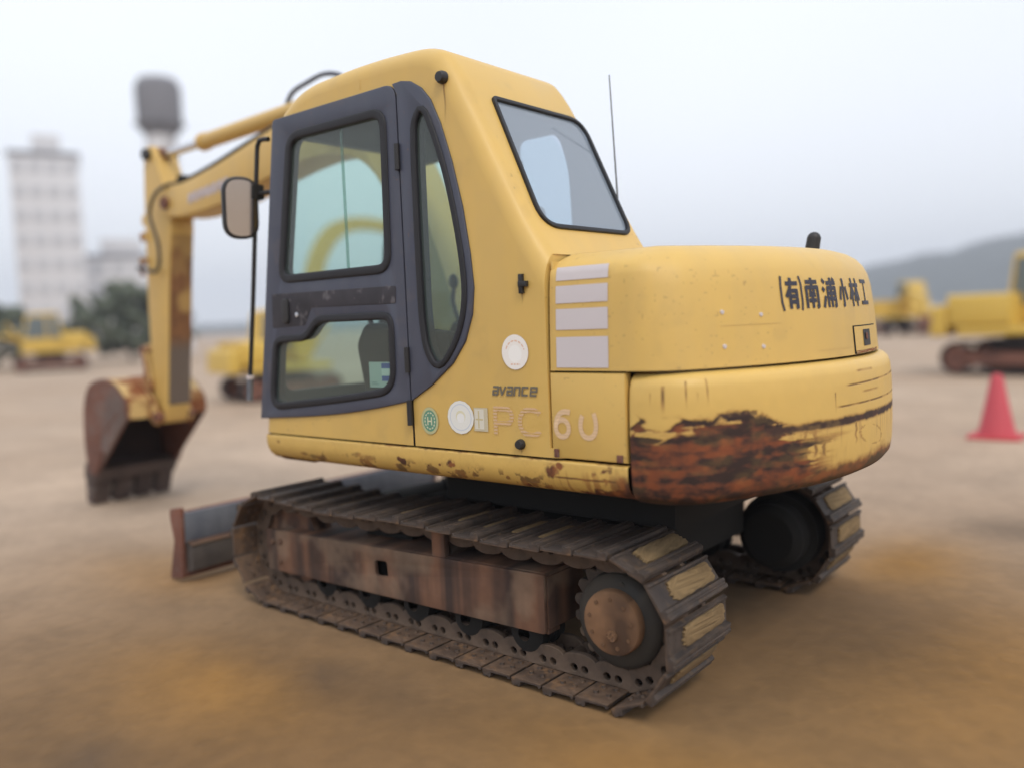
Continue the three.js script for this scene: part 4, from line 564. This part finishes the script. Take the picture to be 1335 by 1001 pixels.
// --- undercarriage
{
  const PITCH_R = 0.276, HX = 1.073, CY = 0.3135, per = 4 * HX + 2 * Math.PI * PITCH_R, N = 38, step = per / N, W = 0.46;
  const at = (t) => { // point and outward normal angle on the inner surface of the shoes
    t = ((t % per) + per) % per; const a = 2 * HX, b = Math.PI * PITCH_R;
    if (t < a) return { x: HX - t, y: CY + PITCH_R - 0.020 * Math.pow(Math.sin(Math.PI * 2 * t / a), 2), n: Math.PI / 2 };      // top run, going back
    if (t < a + b) { const q = Math.PI / 2 + (t - a) / PITCH_R; return { x: -HX + PITCH_R * Math.cos(q), y: CY + PITCH_R * Math.sin(q), n: q }; }
    if (t < 2 * a + b) return { x: -HX + (t - a - b), y: CY - PITCH_R, n: -Math.PI / 2 };
    const q = -Math.PI / 2 + (t - 2 * a - b) / PITCH_R; return { x: HX + PITCH_R * Math.cos(q), y: CY + PITCH_R * Math.sin(q), n: q };
  };
  // shoe section: x along the track, y outwards; z across
  const sec = [[-0.0785, 0.004], [-0.0785, 0.022], [-0.073, 0.033], [-0.060, 0.035], [-0.057, 0.031], [-0.050, 0.031], [-0.047, 0.035], [-0.036, 0.034], [-0.030, 0.014], [0.056, 0.011], [0.060, 0.019], [0.069, 0.019], [0.073, 0.008], [0.074, 0], [-0.070, 0]];
  const shoeOut = boxUV(join([ext(sec, -W / 2, W / 2, 0.0015, [], 1, 0.4), ...[-0.165, -0.110, 0.110, 0.165].flatMap((z) => [-0.022, 0.036].map((x) => cyl([x, 0.002, z], [x, -0.011, z], 0.011, 0.010, 6)))]), 2);
  { // dust-brown inner face, grey outer face
    const n = shoeOut.attributes.normal, c = new Float32Array(n.count * 3); for (let i = 0; i < n.count; i++) { const k = n.getY(i) < -0.4 || Math.abs(shoeOut.attributes.position.getY(i)) < 0.003 ? [0.60, 0.41, 0.265] : [0.31, 0.25, 0.205]; c.set(k, i * 3); } shoeOut.setAttribute('color', new THREE.BufferAttribute(c, 3)); }
  const shoeVar = [0, 0.37, 0.71].map((o) => { const g = shoeOut.clone(), u = g.attributes.uv; for (let i = 0; i < u.count; i++) u.setXY(i, u.getX(i) + o, u.getY(i) + o * 1.7); return g; });
  const link = (() => {
    const s = roundPoly([[-0.088, -0.001], [0.075, -0.001], [0.092, -0.03], [0.086, -0.080], [0.03, -0.100], [-0.03, -0.096], [-0.082, -0.080], [-0.100, -0.03]], [0.004, 0.004, 0.03, 0.03, 0.03, 0.03, 0.03, 0.03], 3);
    const hole = (x) => { const h = []; for (let i = 0; i < 10; i++) { const a = i / 10 * 6.2832; h.push([x + 0.017 * Math.cos(a), -0.034 + 0.016 * Math.sin(a)]); } return h; };
    return boxUV(join([ext(s, -0.082, -0.056, 0.003, [hole(-0.026), hole(0.026)], 1), ext(s, 0.056, 0.082, 0.003, [hole(-0.026), hole(0.026)], 1), cyl([-0.079, -0.045, -0.056], [-0.079, -0.045, 0.056], 0.024, 0.024, 12)]), 2);
  })();
  const rM = rng(31);
  const muds = [0, 1, 2, 3].map((k) => { const p = []; for (let i = 0; i < 44; i++) { const a = i / 44 * 6.2832, q = 1 / Math.pow(Math.abs(Math.cos(a)) ** 9 + Math.abs(Math.sin(a)) ** 9, 1 / 9); p.push([0.013 + 0.041 * q * Math.cos(a) * (0.93 + 0.1 * rM()), 0.03 * (k - 1.5) * 0.3 + 0.035 + 0.165 * q * Math.sin(a) * (0.93 + 0.12 * rM())]); } return boxUV(ext(p, 0.008, 0.0215 + 0.003 * (k % 2), 0.003, [], 2), 2).applyMatrix4(new THREE.Matrix4().makeBasis(V(1, 0, 0), V(0, 0, 1), V(0, 1, 0))); });
  for (const g of muds) { const p = g.attributes.position; for (let i = 0; i < p.count; i += 3) { /* keep the outer side of each face after the axis swap */ for (const at2 of [g.attributes.position, g.attributes.normal]) { const a = [at2.getX(i + 1), at2.getY(i + 1), at2.getZ(i + 1)]; at2.setXYZ(i + 1, at2.getX(i + 2), at2.getY(i + 2), at2.getZ(i + 2)); at2.setXYZ(i + 2, ...a); } } }
  const makeTrack = (sideSign, label) => {
    const zc = sideSign * 0.835, T = grp('track', EX, label), rr = rng(sideSign > 0 ? 91 : 17), o = sideSign; // outward is o
    const place = (m, t) => { const q = at(t); m.position.set(q.x, q.y, zc); m.rotation.z = q.n - Math.PI / 2; m.userData.local = 1; delete m.userData.local; };
    const shoes = [];
    for (let i = 0; i < N; i++) {
      const t = (i + 0.30) * step;
      const s = part('track_shoe', shoeVar[i % 3], M.steelGrey, T); place(s, t); s.position.y += (rr() - 0.5) * 0.003; s.rotation.z += (rr() - 0.5) * 0.02;
      const l = part('track_link', link, M.link, T); place(l, t);
      const rear = at(t).x < -HX - 0.02; if (rr() < (rear ? 0.97 : 0.45)) { const d = part('mud_patch', muds[Math.floor(rr() * 4)], M.mud, T); place(d, t); if (!rear) { d.scale.set(0.85, 0.72, 0.6 + 0.3 * rr()); d.position.z += 0.02; } if (o > 0) d.position.z -= 0.02; }
    }
    const z = (v) => zc + o * v; // v > 0 is outward
    const cz = (x, y, a, b, r, n, r1) => cylz(x, y, Math.min(z(a), z(b)), Math.max(z(a), z(b)), r, n, r1);
    // sprocket
    const gear = []; for (let i = 0; i < 21; i++) for (const [k, r] of [[0, 0.212], [0.28, 0.242], [0.5, 0.246], [0.72, 0.242]]) { const a = (i + k) / 21 * 6.2832; gear.push([-HX + r * Math.cos(a), CY + r * Math.sin(a)]); }
    part('sprocket', boxUV(ext(gear, zc - 0.045, zc + 0.045, 0.004, [], 1), 1), M.steel, T);
    const lz = (prof, x, y, m, nm, n = 40) => part(nm, boxUV(latheZ(x, y, prof.map(([r, v]) => [r, z(v)]), n), 1), m, T);
    lz([[0, 0.125], [0.12, 0.125], [0.165, 0.115], [0.185, 0.095], [0.192, 0.06], [0.192, -0.05], [0.21, -0.05], [0.21, -0.2], [0, -0.2]], -HX, CY, sideSign < 0 ? M.drum : M.dark, 'final_drive');  // far drive takes the near-black material, shade put into its colour
    lz([[0, -0.14], [0.15, -0.14], [0.17, -0.16], [0.17, -0.30], [0.13, -0.33], [0, -0.33]], -HX, CY, M.dark, 'travel_motor', 28);
    lz([[0, 0.166], [0.108, 0.166], [0.122, 0.160], [0.126, 0.150], [0.126, 0.12]], -HX - 0.005, CY + 0.012, M.hub, 'hub_cover', 36);
    for (let i = 0; i < 9; i++) { const a = i / 9 * 6.2832 + 0.2; part('hub_bolt', [cz(-HX - 0.005 + 0.095 * Math.cos(a), CY + 0.012 + 0.095 * Math.sin(a), 0.162, 0.169, 0.009, 6)], M.hub, T); }
    part('hub_plug', [cz(-HX - 0.015, CY - 0.03, 0.164, 0.176, 0.022, 10)], M.hub, T); part('hub_plug', [cz(-HX - 0.03, CY + 0.15, 0.10, 0.118, 0.016, 8)], M.drum, T);
    // idler, rollers
    lz([[0.05, 0.07], [0.16, 0.045], [0.20, 0.06], [0.248, 0.055], [0.248, 0.02], [0.225, 0.02], [0.225, -0.02], [0.248, -0.02], [0.248, -0.055], [0.20, -0.06], [0.05, -0.07]], HX, CY, M.frame, 'idler');
    for (let i = 0; i < 5; i++) lz([[0.03, 0.10], [0.075, 0.085], [0.085, 0.08], [0.085, 0.03], [0.072, 0.025], [0.072, -0.025], [0.085, -0.03], [0.085, -0.08], [0.03, -0.1]], mix(-0.60, 0.74, i / 4), 0.165, M.dark, 'roller', 24);
    lz([[0.02, 0.07], [0.05, 0.065], [0.05, -0.065], [0.02, -0.07]], -0.12, CY + PITCH_R - 0.14, M.steel, 'carrier_roller', 20);
    // frame box with a square opening, its sloping top and the carrier post
    const f = roundPoly([[1.17, 0.175], [1.185, 0.40], [-0.742, 0.450], [-0.738, 0.200]], 0.012, 3), h = roundPoly([[0.293, 0.356], [0.205, 0.362], [0.20, 0.288], [0.288, 0.281]], 0.014, 3);
    const zz = (a, b) => [Math.min(z(a), z(b)), Math.max(z(a), z(b))];
    part('track_frame', boxUV(ext(f, ...zz(0.110, 0.132), 0.004, [h], 2), 0.6), M.frame, T, 'brown side beam with a square hole');
    part('frame_top', boxUV(ext([[1.05, 0.385], [1.05, 0.405], [-0.735, 0.452], [-0.735, 0.432]], ...zz(-0.16, 0.112), 0.003), 0.6), M.frame, T);
    part('frame_core', [box(-0.70, 0.95, 0.19, 0.39, ...zz(-0.16, 0.055), 0.01)], M.dark, T);
    part('frame_end', boxUV(box(-0.742, -0.722, 0.215, 0.435, ...zz(-0.15, 0.108), 0.004), 0.6), M.frame, T); part('frame_foot', boxUV(ext([[1.15, 0.172], [1.15, 0.188], [-0.74, 0.212], [-0.74, 0.196]], ...zz(0.03, 0.112), 0.003), 0.6), M.frame, T);
    part('carrier_post', boxUV(box(-0.175, -0.095, 0.43, 0.545, ...zz(0.085, 0.122), 0.006), 0.6), M.frame, T);
    for (const [x, y] of [[1.12, 0.335], [1.05, 0.345], [1.06, 0.235]]) part('frame_bolt', [cz(x, y, 0.13, 0.142, 0.016, 6)], M.frame, T);
    return T;
  };
  makeTrack(-1, 'near track with mud between its grousers'); makeTrack(1, 'far track in the shade of the machine');
  part('car_body', [ext(roundPoly([[-0.5, 0.28], [0.5, 0.28], [0.42, 0.58], [-0.42, 0.58]], 0.05), -0.5, 0.5, 0.03), box(-0.55, -0.2, 0.30, 0.46, -0.8, 0.8, 0.03), box(0.2, 0.55, 0.30, 0.46, -0.8, 0.8, 0.03), cyl([0, 0.55, 0], [0, 0.72, 0], 0.45, 0.45, 40)], M.dark, EX);
}

// ------------------------------------------------------------------ machines and other things standing further off
const F = { yel: std({ color: new THREE.Color().setRGB(0.60, 0.40, 0.07), roughness: 0.5 }), track: std({ color: new THREE.Color().setRGB(0.035, 0.026, 0.024), roughness: 0.9 }), glass: phys({ color: new THREE.Color().setRGB(0.2, 0.24, 0.25), roughness: 0.05, transmission: 0.4, thickness: 0 }), grey: std({ color: new THREE.Color().setRGB(0.62, 0.62, 0.64), roughness: 0.9 }), greyDark: std({ color: new THREE.Color().setRGB(0.19, 0.19, 0.21), roughness: 0.9 }), rust: M.rusty, pane: std({ color: new THREE.Color().setRGB(0.46, 0.47, 0.50), roughness: 0.25 }) };
function otherExcavator(label, pos, turn, k, boomPts, armPts, bucketAt, group, swing = 0) {
  const o = thing('excavator', label, 'excavator', pos, turn, group); o.scale.setScalar(k);
  for (const s of [-1, 1]) {
    const pts = []; for (let i = 0; i <= 10; i++) { const a = -Math.PI / 2 + i / 10 * Math.PI; pts.push([1.15 + 0.36 * Math.cos(a), 0.36 + 0.36 * Math.sin(a)]); } for (let i = 0; i <= 10; i++) { const a = Math.PI / 2 + i / 10 * Math.PI; pts.push([-1.15 + 0.36 * Math.cos(a), 0.36 + 0.36 * Math.sin(a)]); }
    const t = part('track', [ext(pts, s * 0.9 - 0.25, s * 0.9 + 0.25, 0.02, [inset(pts, 0.06)], 2)], F.track, o); part('track_frame', [box(-1.0, 1.0, 0.2, 0.5, s * 0.9 - 0.2, s * 0.9 + 0.2, 0.02), cylz(-1.15, 0.36, s * 0.9 - 0.2, s * 0.9 + 0.22, 0.27), cylz(1.15, 0.36, s * 0.9 - 0.2, s * 0.9 + 0.2, 0.27)], F.rust, t);
  }
  part('car_body', [box(-0.6, 0.6, 0.35, 0.75, -0.7, 0.7, 0.05), cyl([0, 0.7, 0], [0, 0.85, 0], 0.55)], F.track, o);
  const U = grp('upper_body', o); U.rotation.y = swing;
  part('deck', [box(-1.3, 1.2, 0.85, 1.05, -1.15, 1.15, 0.05)], F.yel, U); part('engine_hood', [box(-1.5, -0.25, 1.06, 1.75, -1.12, 1.12, 0.12)], F.yel, U);
  part('counterweight', [ext(roundPoly([[-1.85, 0.85], [-1.5, 0.85], [-1.5, 1.55], [-1.8, 1.5]], 0.06), -1.15, 1.15, 0.08)], F.yel, U);
  const cabP = roundPoly([[1.15, 1.06], [0.85, 2.62], [-0.4, 2.66], [-0.6, 1.06]], 0.12);
  part('cab', [ext(cabP, -1.12, -0.25, 0.06)], F.yel, U); part('cab_window', [ext(roundPoly([[1.0, 1.5], [0.78, 2.5], [0.1, 2.52], [0.1, 1.5]], 0.05), -1.135, -0.235, 0.01)], F.glass, U); part('cab_window', [ext(roundPoly([[0.02, 1.5], [0.02, 2.52], [-0.35, 2.54], [-0.45, 1.5]], 0.05), -1.135, -0.235, 0.01)], F.glass, U);
  part('boom', [ext(smooth(boomPts, 60), -0.05, 0.27, 0.01)], F.yel, U); part('arm', [ext(roundPoly(armPts, 0.05), 0.0, 0.22, 0.01)], F.yel, U);
  const [bx, by] = bucketAt; part('bucket', [ext(roundPoly([[bx - 0.1, by + 0.5], [bx + 0.4, by + 0.55], [bx + 0.6, by + 0.2], [bx + 0.45, by - 0.2], [bx + 0.05, by - 0.25]], 0.1), -0.28, 0.5, 0.03)], F.rust, U);
  part('boom_cylinder', [cyl([0.9, 1.1, -0.1], [1.7, 2.2, -0.1], 0.06)], F.yel, U);
  return o;
}
const bm1 = [[0.55, 1.15], [0.9, 2.2], [1.5, 3.0], [2.3, 3.2], [3.2, 2.9], [3.9, 2.6], [3.85, 2.4], [3.1, 2.6], [2.3, 2.82], [1.75, 2.65], [1.25, 2.0], [0.85, 1.1]], am1 = [[3.7, 2.8], [4.0, 2.75], [4.25, 1.9], [4.0, 0.9], [3.88, 0.9], [3.85, 1.9], [3.55, 2.5]];
otherExcavator('yellow excavator with raised boom, seen through the door glass of the large one', [12.735, 0, 7.313], -1.8347, 0.72, [[0.45, 1.15], [0.75, 2.9], [1.2, 4.45], [1.8, 5.2], [2.6, 5.45], [3.8, 5.35], [5.0, 4.9], [4.9, 4.6], [3.8, 5.0], [2.7, 5.05], [2.1, 4.8], [1.65, 4.2], [1.2, 2.7], [0.9, 1.15]], [[4.8, 5.0], [5.1, 4.95], [5.25, 3.4], [5.05, 2.2], [4.92, 2.2], [4.85, 3.4]], [4.9, 1.7]);
otherExcavator('yellow excavator with a dark underside standing behind the red traffic cone', [-0.1, 0, 16.2], 2.95, 0.92, bm1.map(([x, y]) => [x, 1.1 + (y - 1.1) * 0.45]), am1.map(([x, y]) => [x, y * 0.5]), [3.9, 0.3], undefined, 0.2);
otherExcavator('small distant yellow excavator below the hills beyond the tail of the large one', [8.9, 0, 40], 2.2, 0.95, bm1.map(([x, y]) => [x, 1.1 + (y - 1.1) * 0.5]), am1.map(([x, y]) => [x, y * 0.6]), [3.9, 0.4]);
otherExcavator('distant yellow excavator low behind the bucket side of the yard', [38.5, 0, 13], 1.2, 1.0, bm1.map(([x, y]) => [x, 1.1 + (y - 1.1) * 0.3]), am1.map(([x, y]) => [x, y * 0.45]), [3.9, 0.3]);
{ // traffic cone
  const c = thing('traffic_cone', 'red traffic cone on the ground in front of the far machine', 'traffic cone', [-1.06, 0, 6.72]);
  part('cone_body', [clean(new THREE.LatheGeometry([[0.19, 0.03], [0.15, 0.2], [0.06, 0.66], [0.034, 0.68], [0.0, 0.68]].map(v2), 28))], std({ color: new THREE.Color().setRGB(0.52, 0.07, 0.09), roughness: 0.6 }), c); part('cone_base', [box(-0.25, 0.25, 0.0, 0.035, -0.25, 0.25, 0.012)], std({ color: new THREE.Color().setRGB(0.50, 0.05, 0.06), roughness: 0.6 }), c);
  part('cone_rim', [clean(new THREE.TorusGeometry(0.034, 0.010, 8, 24)).rotateX(Math.PI / 2).translate(0, 0.68, 0)], std({ color: new THREE.Color().setRGB(0.55, 0.08, 0.08), roughness: 0.6 }), c);
}
{ // elevated tank on a shaft
  const t = thing('water_tower', 'tall grey shaft with a dark tank on top above the arm of the large excavator', 'water tower', [58.5, 0, 30.2]);
  part('shaft', [cyl([0, 0, 0], [0, 17, 0], 1.35, 1.1, 24)], F.grey, t); part('tank', [clean(new THREE.LatheGeometry([[0.1, 16.2], [1.1, 16.3], [1.6, 17.0], [1.65, 19.9], [1.35, 20.5], [0, 20.7]].map(v2), 28))], F.greyDark, t); part('gallery', [clean(new THREE.TorusGeometry(1.75, 0.08, 8, 32)).rotateX(Math.PI / 2).translate(0, 17.2, 0)], F.greyDark, t);
  part('ladder', [cyl([-1.4, 0, -0.25], [-1.2, 17, -0.25], 0.04), cyl([-1.4, 0, 0.25], [-1.2, 17, 0.25], 0.04)], F.greyDark, t);
}
function block(label, pos, turn, w, d, h, storeys, bays) {
  const b = thing('apartment_block', label, 'building', pos, turn), lower = h;
  part('wall', [box(-w / 2, w / 2, 0, h, -d / 2, d / 2, 0.1)], F.grey, b); const roof = part('roof', [box(-w / 2 - 0.2, w / 2 + 0.2, h, h + 0.6, -d / 2 - 0.2, d / 2 + 0.2, 0.1)], F.greyDark, b); part('stair_head', [box(-w / 4, w / 6, h + 0.6, h + 3.2, -d / 4, d / 4, 0.1)], F.grey, roof);
  for (let i = 0; i < storeys; i++) for (let j = 0; j < bays; j++) for (const s of [-1, 1]) { const x = mix(-w / 2, w / 2, (j + 0.5) / bays), y = (i + 0.55) * h / storeys; part('window', [box(x - w / bays * 0.3, x + w / bays * 0.3, y - 0.7, y + 0.7, s * (d / 2 + 0.02) - 0.06, s * (d / 2 + 0.02) + 0.06, 0.02)], F.pane, b); }
  return b;
}
block('tall pale grey block fading into the haze at the edge of the yard', [117.5, 0, 46], 1.15, 8, 8, 25, 8, 4);
block('lower grey block beside the tall one, dim in the haze', [128, 0, 60], 1.15, 14, 10, 13, 4, 5);
// shrubs and trees along the far edge
function leafy(name, label, cat, pos, rx, h, seed, dense = 240) {
  const o = thing(name, label, cat, pos), r = rng(seed), P = [], Nn = [], idx = [];
  const leaf = new THREE.IcosahedronGeometry(1, 0), list = [];
  for (let i = 0; i < dense; i++) { const a = r() * 6.2832, u = Math.pow(r(), 0.5), y = r(), w = Math.sin(Math.PI * (0.15 + 0.8 * y)) * (0.75 + 0.5 * r()), s = 0.10 * h * (0.5 + r()); const g = leaf.clone(); g.scale(s, s * 0.6, s); g.rotateY(r() * 6); g.rotateX(r() * 2); g.translate(rx * u * w * Math.cos(a), h * (0.15 + 0.85 * y), rx * u * w * Math.sin(a)); list.push(clean(g)); }
  part('crown', mergeGeometries(list), std({ color: new THREE.Color().setRGB(0.085, 0.10, 0.07), roughness: 1 }), o); part('trunk', [cyl([0, 0, 0], [0, h * 0.6, 0], h * 0.03, h * 0.015, 8)], std({ color: new THREE.Color().setRGB(0.08, 0.06, 0.045), roughness: 1 }), o);
}
leafy('bushy_tree', 'dark green bushy tree beyond the bucket, at the edge of the yard', 'tree', [45, 0, 20], 3.6, 4.2, 3);
leafy('bushy_tree', 'wide low dark tree beside the distant yellow excavator', 'tree', [47, 0, 12], 5.0, 3.6, 4);
leafy('bushy_tree', 'dark tree standing between the two machines below the hills', 'tree', [20, 0, 46], 4.5, 4.6, 6);

// ------------------------------------------------------------------ render
const renderer = new THREE.WebGLRenderer({ antialias: true });
renderer.toneMapping = THREE.LinearToneMapping; renderer.toneMappingExposure = EXPOSURE;
renderer.shadowMap.enabled = true; renderer.shadowMap.type = THREE.PCFSoftShadowMap;
renderer.setSize(1024, 767);
renderer.render(scene, camera);
